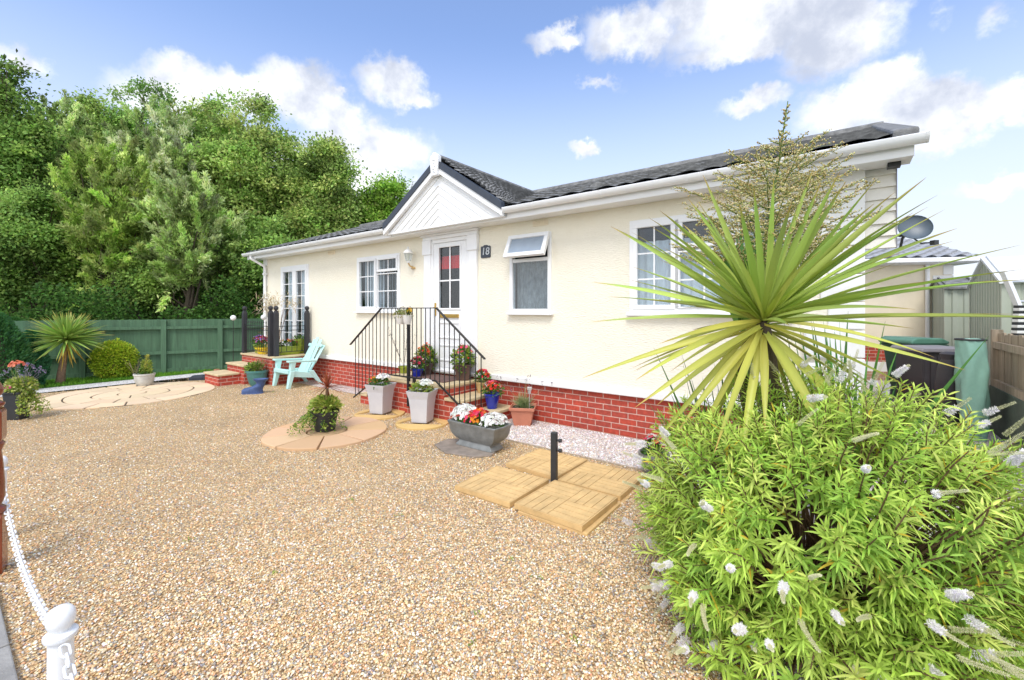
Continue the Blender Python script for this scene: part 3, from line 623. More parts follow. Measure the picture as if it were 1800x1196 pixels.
# aerial and dish
an = empty('television_aerial', hw(1.6, 3.3, 4.2), -TH, 'slim metal television aerial standing up behind the left roof slope', 'aerial')
b = MB(); b.tube([(0, 0, -.1), (0, 0, .8)], .016, 8); b.tube([(-.1, .1, .55), (.95, -.5, .95)], .012, 6)
for i in range(10):
    t = i/9; x, y, z = -.1+1.05*t, .1-.6*t, .55+.4*t; b.tube([(x-.09, y-.15, z), (x+.09, y+.15, z)], .006, 5); b.tube([(x, y, z-.14), (x, y, z+.14)], .006, 5)
b.build('antenna_rods', M['alu'], an)
# ================================================================= NEIGHBOUR HOUSE, SHEDS, RIGHT SIDE
nr = -math.atan2(770, 3050)
NB = empty('neighbour_house', (7.2, 10.25, 0), nr, 'cream bungalow with wavy grey tiled roof behind the bins on the right', 'house')
NL = 2.55
b = MB(); b.box(0, NL, 0, 5, .78, 2.62); b.build('wall', M['ncream'], NB)
b = MB(); b.box(.01, NL-.01, .01, 5, .42, .78); b.build('plinth', M['brick'], NB)
b = MB(); b.box(0, NL, 0, 5, .2, .42); b.build('cream_band', M['whitepaint'], NB)
b = MB(); b.box(.0, NL, -.02, 5, 0, .2); b.build('lower_brickwork', brick_mat('pale_brick', (.42, .26, .17), (.36, .22, .15), (.5, .45, .4)), NB)
b = MB()
for i in range(8): w_ = .36 if i % 2 == 0 else .17; b.box(NL-w_, NL+.02, -.02, 0, .80+i*.225, 1.01+i*.225)
b.build('quoin', M['whitepaint'], NB, bevel=.01)
b = MB(); tiles(b, (-1, -.3, 2.70), (NL+.3, -.3, 2.70), (NL-.15, 1.5, 3.38), (-1, 1.5, 3.38), .17, .26, .03, .03); tiles(b, (NL+.3, -.3, 2.70), (NL+.3, 5.3, 2.70), (NL-.15, 3.5, 3.38), (NL-.15, 1.5, 3.38), .27, .34, .03, .035)
nrf = b.build('roof', mat('wavy_grey_tile', (.36, .37, .39), .5, .15, 8), NB)
b = MB(); b.box(-1, NL+.3, -.28, 1.6, 2.60, 2.66); b.box(-1, NL+.32, -.42, -.29, 2.62, 2.72); b.build('gutter', M['white'], NB, bevel=.02)
b = MB(); b.tube([(NL-.48, -.05, 2.62), (NL-.48, -.05, .2)], .04, 8); b.build('downpipe', M['white'], NB)
x, y, z = at(1606, 404, 7.0)
SD = empty('satellite_dish', (x, y, z), 0, 'dark grey satellite dish on an arm above the neighbouring tiled roof', 'satellite dish')
b = MB(); pr = [(.22*math.sin(t), .22*.42*(1-math.cos(t))) for t in [i*.13 for i in range(1, 12)]]
b.lathe(pr+[(r-.004, z_+.006) for r, z_ in pr[::-1]], 28); ds = b.build('dish_bowl', M['dish'], SD, smooth=True); ds.rotation_euler = (R(68), R(0), R(-28))
b = MB(); b.tube([(0, .06, -.05), (-.1, .12, -.08), (-.30, .04, -.07)], .022, 6); b.box(-.36, -.28, .0, .07, -.1, -.02); b.tube([(0, .05, -.1), (.12, .0, -.22), (.2, -.1, -.22)], .012, 6); b.box(.18, .25, -.16, -.08, -.26, -.19)
b.tube([(0, .08, -.05), (.0, .2, -.1), (.0, .25, -.3)], .02, 6)
b.build('arm', M['blackmatt'], SD)
def ribbed(mb, p0, p1, z0, z1, z0b=None, rib=.16, dep=.02):
    p0 = np.array(p0, float); p1 = np.array(p1, float); d = p1-p0; Ln = np.linalg.norm(d); d /= Ln; n = np.array([d[1], -d[0]])
    pts = []; s = 0; k = 0
    while s < Ln:
        e = min(Ln, s+rib/2); off = dep if k % 2 else 0
        pts += [(s+.008, off), (e-.008, off)]; s = e; k += 1
    vs = []
    for (s, o_) in pts:
        q = p0+d*s+n*o_; vs += [(q[0], q[1], z0), (q[0], q[1], z1(s/Ln) if callable(z1) else z1)]
    mb.add(vs, [(2*i, 2*i+2, 2*i+3, 2*i+1) for i in range(len(pts)-1)])
def shed(u, v, W, D, ez, pk, label, sl=None):
    S = empty('metal_shed', hw(u, v), -TH, label, 'shed', 'pale green metal sheds behind the bins')
    b = MB(); zt = lambda t: ez+(pk-ez)*(1-abs(2*t-1))
    ribbed(b, (0, W), (0, 0), 0, zt); ribbed(b, (0, 0), (D, 0), 0, ez); ribbed(b, (D, 0), (D, W), 0, zt); ribbed(b, (D, W), (0, W), 0, ez)
    b.build('wall', M['shed'], S)
    b = MB()
    for s in (0, 1):
        y0, y1 = (-.08, W/2) if s == 0 else (W+.08, W/2)
        b.hexa([(-.06, y0, ez-.02), (D+.06, y0, ez-.02), (D+.06, y1, pk), (-.06, y1, pk)], [(-.06, y0, ez+.02), (D+.06, y0, ez+.02), (D+.06, y1, pk+.04), (-.06, y1, pk+.04)])
        k = .0
        while k < D: b.hexa([(k, y0, ez+.02), (k+.03, y0, ez+.02), (k+.03, y1, pk+.04), (k, y1, pk+.04)], [(k, y0, ez+.05), (k+.03, y0, ez+.05), (k+.03, y1, pk+.07), (k, y1, pk+.07)]); k += .42
    b.build('roof', M['shedroof'] if sl is None else sl, S)
    b = MB(); b.box(-.03, .02, -.03, .04, 0, ez); b.box(-.03, .02, W-.04, W+.03, 0, ez); b.build('corner_trim', M['shed'], S)
    return S
shed(13.85, 3.87, 1.9, 2.6, 1.99, 2.39, 'pale green ribbed steel shed with white gabled roof beside the wooden fence')
shed(13.64, 6.6, 1.9, 1.6, 2.02, 2.22, 'lower pale green steel shed with dark slatted roof behind the bins', M['rooftile'])
# ladder + striped cushion
x, y, z = at(1768, 478, 5.6)
LD = empty('ladder', (x-.02, y, .3), R(0), 'white aluminium ladder leaning against the shed at the right edge', 'ladder')
b = MB(); hz = z-.3
for s in (0, .36): b.hexa([(s+.24, -.45, 0), (s+.29, -.45, 0), (s+.29, -.39, 0), (s+.24, -.39, 0)], [(s, 0, hz), (s+.05, 0, hz), (s+.05, .06, hz), (s, .06, hz)])
b.build('rail', M['alu'], LD)
for i in range(7):
    t = (i+.5)/7; b = MB(); b.tube([(.265-.24*t, -.42+.45*t, hz*t), (.62-.24*t, -.42+.45*t, hz*t)], .018, 6); b.build('rung', M['alu'], LD)
x, y, z = at(1788, 592, 5.45)
SCu = empty('striped_lounger_cushion', (x, y, z-.1), R(-10), 'black and white striped cushion propped behind the wooden fence', 'cushion')
b = MB(); b2 = MB()
for i in range(14): (b if i % 2 else b2).hexa([(-.04+.003*i, -.03, i*.035), (.10+.003*i, -.03, i*.035), (.10+.003*i, .05, i*.035), (-.04+.003*i, .05, i*.035)], [(-.04+.003*i, -.035, i*.035+.034), (.10+.003*i, -.035, i*.035+.034), (.10+.003*i, .05, i*.035+.034), (-.04+.003*i, .05, i*.035+.034)])
b.build('black_stripe', M['blackmatt'], SCu, bevel=.004); b2.build('white_stripe', M['whitepaint'], SCu, bevel=.004)
# retaining wall and wooden fence on the right
b = MB(); b.box(0, .12, -8, 3.3, 0, .60)
tag(b.build('retaining_wall', M['greenconc'], bevel=.01, loc=hw(13.6, 0), rz=-TH), 'low mossy green concrete wall under the weathered wooden fence', 'wall')
WF = empty('wooden_fence', hw(13.62, 3.25, .6), -TH, 'weathered brown board fence on top of the low concrete wall at right', 'fence')
b = MB(); k = 0.0; i = 0
while k < 8: b.box(.03+.006*(i % 2), .05+.006*(i % 2), -k-.125, -k, .02, .70+.012*math.sin(i*3.7)); k += .13; i += 1
b.build('boards', M['oldwood'], WF)
b = MB(); b.box(-.015, .029, -8, 0, .50, .585); b.box(-.01, .029, -8, 0, 0, .09); b.build('rail', M['oldwood'], WF)
for k in (0.02, 1.9, 3.8, 5.7):
    b = MB(); b.box(-.02, .08, -k-.09, -k, -.0, .74); b.build('post', M['oldwood'], WF)
# bins
x, y, z = at(1606, 560, 7.5)
BN = empty('wheelie_bin', (x, y, 0), R(4), 'dark green wheelie bin with paler green lid against the neighbouring house', 'bin')
b = MB(); b.hexa([(-.22, -.26, .06), (.22, -.26, .06), (.22, .2, .06), (-.22, .2, .06)], [(-.27, -.32, 1.02), (.27, -.32, 1.02), (.27, .32, 1.02), (-.27, .32, 1.02)]); b.box(-.29, .29, -.34, .34, .97, 1.03); b.build('body', M['bin'], BN, bevel=.03)
b = MB(); b.prism([(-.36, 1.03), (.30, 1.03), (.33, 1.07), (.2, 1.13), (-.25, 1.14), (-.36, 1.09)], -.31, .31, 'y'); b.build('lid', M['binlid'], BN, bevel=.025)
for s in (-.24, .24): w_ = MB(); w_.tube([(s-.03, .24, .1), (s+.03, .24, .1)], .1, 16); w_.build('wheel', M['blackmatt'], BN)
b = MB(); b.tube([(-.2, -.36, .98), (.2, -.36, .98)], .015, 8); b.build('handle', M['blackmatt'], BN)
x, y, z = at(1640, 610, 6.4)
BX = empty('storage_box', (x, y, 0), R(-6), 'charcoal plastic storage box with flat grey lid between green bin and green bag', 'storage box')
b = MB(); b.box(-.29, .33, -.2, .3, 0, 1.0)
for i in range(7): b.box(-.28+i*.09, -.25+i*.09, -.212, -.2, .05, .95)
b.build('body', M['binblack'], BX, bevel=.015)
b = MB(); b.prism([(-.34, 1.0), (.38, 1.0), (.38, 1.03), (.36, 1.06), (-.31, 1.06), (-.34, 1.03)], -.25, .35, 'y'); b.build('lid', M['boxlid'], BX, bevel=.012)
x, y, z = at(1671, 640, 5.75)
TB = empty('black_refuse_sack', (x, y, 0), 0, 'black refuse sack with a tied top standing left of the green bag', 'refuse sack')
b = MB(); b.lathe([(.12, 0), (.15, .1), (.155, .6), (.13, .85), (.09, .95), (.11, 1.02), (.06, 1.05)], 14); o_ = b.build('sack', M['binblack'], TB, smooth=True)
x, y, z = at(1706, 640, 5.4)
BG = empty('garden_waste_bag', (x, y, 0), R(-8), 'tall shiny green tarpaulin garden bag with an open dark rim', 'garden bag')
V = []; nA = 48; prf = [(.13, 0), (.17, .2), (.18, .35), (.19, .5), (.197, .65), (.20, .8), (.196, .9), (.195, 1.0), (.192, 1.1), (.19, 1.2), (.185, 1.235), (.172, 1.23), (.165, 1.1)]
b = MB(); vs = []
for r, z_ in prf:
    for j in range(nA):
        t = 2*math.pi*j/nA; rr = r*.92*(1+.07*abs(math.sin(2.5*t+z_*4))+.11*math.sin(5*t-z_*7)*min(1, max(0, 1.2-z_)*3)+.05*math.sin(11*t+z_*13)); vs.append((rr*math.cos(t)+.05*(1.2-z_), rr*.8*math.sin(t), z_+.012*math.sin(2*t)))
b.add(vs, [(i*nA+j, i*nA+(j+1) % nA, (i+1)*nA+(j+1) % nA, (i+1)*nA+j) for i in range(len(prf)-1) for j in range(nA)]+[tuple(range(nA))[::-1]]); b.build('bag', M['bag'], BG, smooth=True, ang=70)
b = MB(); b.tube([(.188*math.cos(t), .152*math.sin(t), 1.235) for t in np.linspace(0, 6.283, 30)], .012, 6); b.build('rim', M['blackmatt'], BG); BG.scale = (.78, .8, 1)

# ================================================================= GREEN FENCE at the back left
def fp(px):         # where the sight line at px meets the fence line
    k = (px-900)/F; s = (k*9.70+10.49)/(2.79-k*1.81); return s
FD = Vector((2.79, 1.81)).normalized(); fa = math.atan2(1.81, 2.79); FL = Vector((2.79, 1.81)).length
GF = empty('garden_fence', (*fpt(0), 0), fa, 'dark green stained board fence running along the back of the garden', 'fence')
b = MB(); k = -5.0; i = 0
while k < 11.0: b.hexa([(k, .02, 0), (k+.12, .032, 0), (k+.12, .045, 0), (k, .045, 0)], [(k, .02, 1.36+.006*math.sin(i*5)), (k+.12, .032, 1.36), (k+.12, .045, 1.36), (k, .045, 1.36)]); k += .105; i += 1
b.build('boards', M['fence'], GF)
b = MB(); b.box(-5, 11, -.045, .015, 1.12, 1.19); b.box(-5, 11, -.045, .015, .50, .57); b.build('rail', M['fence'], GF)
for px in (-60, 146, 288, 387, 468, 535):
    s = fp(px)*FL; b = MB(); b.box(s-.055, s+.055, -.07, .018, 0, 1.34); b.build('post', M['fence'], GF, bevel=.006)
b = MB(); b.box(-5, 11, -.03, .019, 0, .14); b.build('gravel_board', M['fence'], GF)

# ================================================================= PAVING
def wedge(mb, r0, r1, a0, a1, z0, z1, col, n=6, cx=0, cy=0, jit=.0):
    aa = [a0+(a1-a0)*i/n for i in range(n+1)]; wob = lambda a, r: r*(1+jit*math.sin(a*7+r*9))
    pts = [(cx+wob(a, r1)*math.cos(a), cy+wob(a, r1)*math.sin(a)) for a in aa]+[(cx+wob(a, r0)*math.cos(a), cy+wob(a, r0)*math.sin(a)) for a in aa[::-1]] if r0 > 0 else [(cx+r1*math.cos(a), cy+r1*math.sin(a)) for a in aa]
    mb.prism(pts, z0, z1, 'z', col)
def cvar(c, j=.06): k = 1+random.uniform(-j, j); return tuple(min(1, x*k*(1+random.uniform(-j/3, j/3))) for x in c)
OR = (.62, .41, .25)
b = MB(); b.lathe([(.0, -.01), (.225, -.01), (.235, .02), (.225, .034), (0, .036)], 40, closed=True, col=(.40, .27, .15))
for i in range(9):
    a0 = i*2*math.pi/9+.1; wedge(b, .25, .745, a0+.012, a0+2*math.pi/9-.022, -.01, .032, cvar(OR if i % 3 else (.62, .40, .22), .08), 8, jit=.008)
tag(b.build('paving_circle', M['paverO'], bevel=.008, loc=(-2.405, 5.70, 0)), 'orange and pink wedge paving ring round the spiky pot in the gravel', 'paving circle')
YO = (.64, .43, .17)
for (c, lab) in (((-2.02, 6.70), 'small yellow split paving disc under the far pale grey planter'), ((-1.26, 6.17), 'small yellow split paving disc under the near pale grey planter')):
    b = MB(); wedge(b, 0, .37, R(195), R(335), -.01, .026, cvar(YO), 16); wedge(b, .0, .37, R(338), R(455), -.01, .024, cvar(YO), 14); wedge(b, 0, .37, R(98), R(192), -.01, .022, cvar(YO), 12)
    tag(b.build('paving_disc', M['paverO'], bevel=.006, loc=(*c, 0)), lab, 'paving disc', 'yellow discs under the grey planters')
SN = (.70, .54, .36)
b = MB(); b.lathe([(0, -.01), (.19, -.01), (.2, .012), (.19, .02), (0, .021)], 32, closed=True, col=SN)
for r0, r1, n_ in ((.225, .55, 7), (.575, .93, 12), (.955, 1.30, 16)):
    st_ = random.random()
    for i in range(n_): a0 = st_+i*2*math.pi/n_; wedge(b, r0, r1, a0+.012/r1, a0+2*math.pi/n_-.016/r1, -.01, .018, cvar(SN, .07), 6, jit=.012)
tag(b.build('stone_patio_circle', M['paverO'], bevel=.006, loc=(-7.22, 8.33, 0)), 'large round patio of buff stone segments near the lawn', 'patio')
b = MB(); b.lathe([(0, 0), (1.295, 0), (1.295, .006), (0, .006)], 48, closed=True, col=(.10, .075, .05)); o_ = b.build('patio_joint_bed', M['paverO'], bpy.data.objects['stone_patio_circle'])
# four textured slabs round the parasol post
def deck(u, v, lab, z=0.0, rot=0.0):
    b = MB(); S = .301; b.box(-S, S, -S, S, 0, .032)
    fr = .012; q = S-fr
    for qx in (0, 1):
        for qy in (0, 1):
            ax, ay = -q+qx*q, -q+qy*q
            for i in range(4):
                w_ = q/4
                if (qx+qy) % 2: b.box(ax+.002, ax+q-.002, ay+i*w_+.0030, ay+(i+1)*w_-.0030, .032, .041)
                else: b.box(ax+i*w_+.0030, ax+(i+1)*w_-.0030, ay+.002, ay+q-.002, .032, .041)
    b.box(-S, S, -S, -S+fr-.002, .032, .041); b.box(-S, S, S-fr+.002, S, .032, .041); b.box(-S, -S+fr-.002, -S+fr, S-fr, .032, .041); b.box(S-fr+.002, S, -S+fr, S-fr, .032, .041)
    o_ = b.build('paving_slab', M['yellowtile'], loc=hw(u, v, z), rz=-TH+rot)
    return tag(o_, lab, 'paving slab', 'yellow textured slabs round the black post')
b = MB()
deck(9.585, -2.16, 'nearest left yellow slab of the four round the black post', .014, R(.8))
deck(9.60, -1.44, 'farthest yellow slab, behind the black post towards the house', .006, R(-1))
deck(10.24, -1.50, 'right hand yellow slab, touching the white flowered bush side', .01, R(.6))
deck(10.25, -2.17, 'nearest yellow slab, closest to the camera of the four', .03, R(-.6))
for (u, v) in ((10.26, -2.16), (10.25, -1.53), (9.6, -2.15)):
    b = MB(); b.box(-.3, .3, -.3, .3, 0, .026 if u > 10 and v < -2 else .006); b.c = []
    o_ = tag(b.build('spare_slab', M['yellowtile'], bevel=.004, loc=hw(u+.02, v-.012, 0), rz=-TH+R(1)), 'thin buff slab lying underneath a yellow textured slab', 'paving slab', 'slabs lying under the textured ones')
P_ = empty('parasol_post', hw(9.93, -1.84), -TH+R(12), 'short black metal parasol post standing between the yellow slabs', 'parasol base')
b = MB(); b.sqpot([(.027, 0), (.027, .49)]); b.build('tube', M['blackmatt'], P_, bevel=.005)
for z in (.33, .42): b = MB(); b.tube([(.027, 0, z), (.05, 0, z)], .010, 8); b.tube([(.045, 0, z), (.07, 0, z)], .018, 12); b.build('knob', M['blackmatt'], P_)
b = MB(); b.box(-.05, .05, -.022, .022, 0, .03); b.box(-.04, .04, -.015, .015, .03, .036); tag(b.build('sponge', mat('cyan_sponge', (.12, .42, .48), .7), bevel=.008, loc=hw(10.60, -1.36, .03), rz=.6), 'small turquoise sponge lying on the corner of the yellow slabs', 'sponge')

# ================================================================= CHAIR
CH = empty('garden_chair', hw(2.78, -.52), -TH, 'turquoise plastic slatted garden chair leaning back beside the brick terrace', 'chair')
b = MB()
W2 = .30
for s in (-1, 1):    # front legs, rear legs
    x = s*W2
    b2 = MB(); b2.hexa([(x-.035, -.40, 0), (x+.035, -.40, 0), (x+.035, -.33, 0), (x-.035, -.33, 0)], [(x-.055, -.34, .36), (x+.055, -.34, .36), (x+.055, -.24, .36), (x-.055, -.24, .36)])
    b2.hexa([(x-.035, -.34, .36), (x+.035, -.34, .36), (x+.035, -.25, .36), (x-.035, -.25, .36)], [(x-.045, -.33, .54), (x+.045, -.33, .54), (x+.045, -.22, .54), (x-.045, -.22, .54)])
    b2.build('leg', M['teal'], CH, bevel=.012)
    b2 = MB(); b2.hexa([(x-.03, .30, 0), (x+.03, .30, 0), (x+.03, .37, 0), (x-.03, .37, 0)], [(x-.03, .04, .33), (x+.03, .04, .33), (x+.03, .16, .33), (x-.03, .16, .33)]); b2.build('leg', M['teal'], CH, bevel=.012)
    b2 = MB(); b2.hexa([(x-.055, -.38, .53), (x+.055, -.38, .53), (x+.04, .22, .50), (x-.04, .22, .50)], [(x-.065, -.38, .57), (x+.065, -.38, .57), (x+.045, .22, .54), (x-.045, .22, .54)]); b2.build('armrest', M['teal'], CH, bevel=.012)
    b.hexa([(x-.02, -.34, .24), (x+.02, -.34, .24), (x+.02, .2, .16), (x-.02, .2, .16)], [(x-.02, -.34, .37), (x+.02, -.34, .37), (x+.02, .2, .26), (x-.02, .2, .26)])
for i in range(7):
    t = i/7; y = -.37+.47*t; z = .375-.10*t-.02*math.sin(t*3.1); b.box(-W2+.02, W2-.02, y, y+.058, z-.012, z)
b.box(-W2, W2, -.38, -.35, .30, .37)
b.build('seat', M['teal'], CH, bevel=.008)
b = MB()
for i in range(5):
    x = (i-2)*.112; top = 1.0-.045*(i-2)**2*.7; sp = 1.10
    b.hexa([(x*.9-.048, .08, .24), (x*.9+.048, .08, .24), (x*.9+.048, .10, .24), (x*.9-.048, .10, .24)], [(x*sp-.052, .42, top-.02*abs(i-2)), (x*sp+.052, .42, top-.02*abs(i-2)), (x*sp+.052, .44, top-.02*abs(i-2)), (x*sp-.052, .44, top-.02*abs(i-2))])
b.hexa([(-.29, .205, .47), (.29, .205, .47), (.29, .235, .47), (-.29, .235, .47)], [(-.29, .24, .55), (.29, .24, .55), (.29, .27, .55), (-.29, .27, .55)])
b.hexa([(-.27, .345, .8), (.27, .345, .8), (.27, .37, .8), (-.27, .37, .8)], [(-.27, .365, .86), (.27, .365, .86), (.27, .39, .86), (-.27, .39, .86)])
b.build('backrest', M['teal'], CH, bevel=.012)

# ================================================================= POSTS, CHAINS
def bollard(x, y, lab):
    B = empty('chain_post', (x, y, 0), 0, lab, 'post', 'white posts carrying the chain')
    b = MB(); b.lathe([(.047, 0), (.045, .50)], 28); b.build('post', M['white'], B, smooth=True)
    b = MB(); b.lathe([(.045, .49), (.058, .492), (.061, .497), (.061, .507), (.056, .512), (.036, .516), (.034, .522), (.044, .53), (.0515, .548), (.0525, .562), (.049, .578), (.038, .592), (.02, .60), (.004, .602)], 32); b.build('ball_cap', M['white'], B, smooth=True)
    B.scale = (.74, .74, .975)
    return B
A_ = Vector((-1.545, 1.50, 0)); B_ = Vector((-3.555, 3.04, 0)); C_ = A_+Vector((1.9, -1.43, 0))
bollard(A_.x, A_.y, 'white ball topped plastic post in the bottom left corner holding the chain'); bollard(B_.x, B_.y, 'white chain post beside the varnished wooden post at the left edge')
def chain(p0, p1, sag, lab, n=None, upto=1.0):
    L_ = (p1-p0).length; n = n or int(L_*1.03/.039); b = MB(); Tn = empty('chain', p0, 0, lab, 'chain', 'white plastic chain lengths')
    for i in range(int(n*upto)):
        t = (i+.5)/n; p = p0.lerp(p1, t)-Vector((0, 0, 4*sag*t*(1-t))); d = (p1-p0)/L_; d = (d*1.0+Vector((0, 0, -4*sag*(1-2*t)/L_))).normalized()
        a_ = d.cross(Vector((0, 0, 1))).normalized(); c_ = a_.cross(d)
        if i % 2: a_ = c_
        elif True: a_ = (a_+c_*.25).normalized()
        ring = []
        for j in range(15):
            th = 2*math.pi*j/14; x = math.cos(th); y_ = math.sin(th)
            q = p-p0+d*(x*.013+(.012 if x > 0 else -.012))+a_*(y_*.0125); ring.append(q)
        b.tube(ring, .0042, 6, cap=False)
    o = b.build('links', M['white'], Tn, smooth=True, ang=80); return Tn
up = Vector((0, 0, .472)); dr = (B_-A_).normalized()
chain(A_+up+dr*.035, B_+up-dr*.035, .16, 'white plastic chain sagging from the corner post towards the wooden post')
chain(A_+up-dr*.040+Vector((.01, -.005, 0)), C_+up+dr*.05, .24, 'short white chain hanging down the front of the corner post')
x, y, z = gp(-4, 1018)
NP = empty('newel_post', (-3.165, 2.66, 0), R(37), 'varnished red brown turned wooden post at the left edge of the photo', 'wooden post')
b = MB(); b.sqpot([(.058, 0), (.058, .34), (.052, .36)]); b.build('block', M['mahog'], NP, bevel=.006)
b = MB(); b.sqpot([(.05, .80), (.055, .82), (.055, .98), (.045, 1.0)]); b.build('block', M['mahog'], NP, bevel=.006)
b = MB(); b.lathe([(.05, .35), (.064, .37), (.064, .39), (.045, .41), (.052, .43), (.06, .46), (.058, .55), (.05, .68), (.044, .74), (.055, .77), (.06, .785), (.05, .80)], 24); b.lathe([(.04, 1.0), (.058, 1.02), (.058, 1.035), (.03, 1.05), (.028, 1.06), (.05, 1.09), (.055, 1.12), (.04, 1.155), (.01, 1.17)], 24); b.build('turned_shaft', M['mahog'], NP, smooth=True)
# ================================================================= POTS AND SMALL PLANTS
def leaves_ball(vg, c, r, n, L, W, cols, upb=.6, prof='rh', droop=.2):
    c = np.array(c, float); r = np.array(r, float) if hasattr(r, '__len__') else np.array([r]*3)
    d = rdir(n, upb*.6); P = c+d*r*(RNG.random((n, 1))**.45); D = norm(d+rdir(n)*.7); C = jitc(None, n, .14, cols)
    l = L*(.7+RNG.random(n)*.6)
    if prof == 'rh': vg.rhomb(P, D, norm(rdir(n)+np.array([0, 0, 1.2])), l, l*W, C)
    else: vg.blade(P, D, norm(rdir(n)*.5+np.array([0, 0, 1.0])), l, l*W, droop, C*.85, C*1.1, 3)
def flowers(vg, c, r, n, size, cols, up=1.0, eye=None):
    c = np.array(c, float); r = np.array(r, float) if hasattr(r, '__len__') else np.array([r]*3)
    d = rdir(n, up); P = c+d*r*(.85+RNG.random((n, 1))*.25); Nn = norm(d+rdir(n)*.5+np.array([0, 0, .2])); C = jitc(None, n, .08, cols)
    a = norm(np.cross(Nn, rdir(n))); b_ = np.cross(Nn, a); s = size*(.75+RNG.random(n)*.5)
    for k in range(5):
        t = 2*math.pi*k/5; D = a*math.cos(t)+b_*math.sin(t)+Nn*.35; vg.rhomb(P, D, Nn, s*.62, s*.55, C)
    if eye is not None: vg.rhomb(P+Nn*.002-a*(s*.1)[:, None], a, Nn, s*.2, s*.2, np.repeat(np.array([eye]), n, 0))
GRN = [(.10, .22, .03), (.16, .30, .05), (.07, .16, .03)]; YGR = [(.30, .40, .06), (.42, .48, .10), (.22, .34, .05)]
WH = [(.86, .86, .82), (.9, .9, .88)]; PK = [(.75, .05, .13), (.85, .14, .25), (.70, .03, .05)]; REDF = [(.72, .04, .03), (.8, .12, .04)]
ORF = [(.85, .30, .03), (.8, .15, .05)]; PUR = [(.28, .16, .50), (.45, .3, .65)]; YEL = [(.8, .55, .03), (.85, .4, .02)]
def potted(name, loc, rz, label, cat, potf, potmat, soil, plants, group=None, bevel=0, smooth=True, potname='pot'):
    """plants: list of (part name, function(Veg), material)"""
    T = empty(name, loc, rz, label, cat, group)
    b = MB(); potf(b); b.build(potname, potmat, T, smooth=smooth, bevel=bevel)
    if soil:
        b = MB(); sx, sy, sz = soil
        if sy > 0: b.box(-sx, sx, -sy, sy, sz-.02, sz)
        else: b.lathe([(0, sz-.02), (sx, sz-.02), (sx, sz), (0, sz+.01)], 20, closed=True)
        b.build('soil', M['soil'], T)
    for nm, fn, mm in plants:
        vg = Veg(); fn(vg); vg.obj(nm, mm, T)
    return T
rp = lambda r0, r1, h, t=.012: (lambda b: b.lathe([(r0*.95, 0), (r0, .01), (r1*.97, h-.03), (r1*1.06, h-.028), (r1*1.07, h), (r1*1.02, h), (r1*.9, h-.04), (r0*.9, .03)], 28))
# pale grey tall planters
def tallpot(b):
    b.sqpot([(.112, 0), (.115, .02), (.128, .2), (.142, .33), (.172, .44), (.166, .44), (.13, .33), (.11, .1)])
for (x, y, rz, lab, fl) in ((-2.02, 6.74, -.35, 'tall flared pale grey planter with white and orange flowers, the farther of the two', ORF), (-1.27, 6.21, -.25, 'tall flared pale grey planter with white flowers and yellow leaves, the nearer of the two', None)):
    def lf(vg, fl=fl): leaves_ball(vg, (-.02, 0, .44), (.16, .15, .10), 330, .05, .45, GRN if fl else YGR)
    def fw(vg, fl=fl):
        flowers(vg, (.05, 0, .47), (.12, .12, .11), 110, .042, WH, 1.3, (.7, .6, .1))
    def fo_(vg): flowers(vg, (-.13, 0, .46), (.05, .06, .07), 24, .04, ORF+YEL)
    potted('tall_planter', (x, y, .025), rz, lab, 'planter', tallpot, M['grey'], (.135, .135, .41), [('foliage', lf, M['leaf']), ('flowers', fw, M['petal'])]+([('orange_flowers', fo_, M['petal'])] if fl else []), 'pale grey planters before the landing', smooth=False, bevel=.006)
# grey trough on slate
tl = hw(8.66, -1.42)
def troughf(b):
    pts = []
    prof = [(.27, .11, 0), (.265, .108, .02), (.235, .09, .05), (.235, .09, .065), (.275, .11, .09), (.315, .13, .13), (.335, .142, .18), (.343, .148, .235), (.352, .155, .255), (.36, .16, .27), (.36, .16, .285), (.34, .14, .285), (.32, .12, .25)]
    vs = []
    for hx, hy, z in prof: c = .25; vs += [(-hx, -hy, z), (hx*.0, -hy*1.06, z), (hx, -hy, z), (hx*1.05, 0, z), (hx, hy, z), (0, hy*1.06, z), (-hx, hy, z), (-hx*1.05, 0, z)]
    k = len(prof); b.add(vs, [(i*8+j, i*8+(j+1) % 8, (i+1)*8+(j+1) % 8, (i+1)*8+j) for i in range(k-1) for j in range(8)]+[tuple(range(8))[::-1], tuple(range((k-1)*8, k*8))])
potted('stone_trough', (tl[0], tl[1], .022), -TH, 'lead grey footed trough full of white, pink and orange bedding flowers', 'planter', troughf, M['lead'], None,
       [('foliage', lambda v: leaves_ball(v, (0, 0, .28), (.33, .14, .08), 700, .04, .5, GRN), M['leaf']),
        ('white_flowers', lambda v: (flowers(v, (-.22, 0, .30), (.17, .16, .14), 230, .040, WH, 1.0, (.6, .6, .2)), flowers(v, (.22, 0, .29), (.15, .16, .11), 200, .040, WH, 1.0, (.6, .6, .2))), M['petal']),
        ('pink_flowers', lambda v: (flowers(v, (.0, -.02, .30), (.12, .17, .12), 120, .042, PK+ORF, 1.0)), M['petal'])], bevel=.004)
b = MB(); b.prism([(-.36, -.20), (-.05, -.33), (.30, -.24), (.42, -.10), (.34, .16), (-.2, .22), (-.4, .05)], 0, .022, 'z'); tag(b.build('slate_slab', M['slate'], loc=hw(8.55, -1.48), rz=-TH, bevel=.006), 'irregular dark stone slab lying under the grey flower trough', 'stone slab')
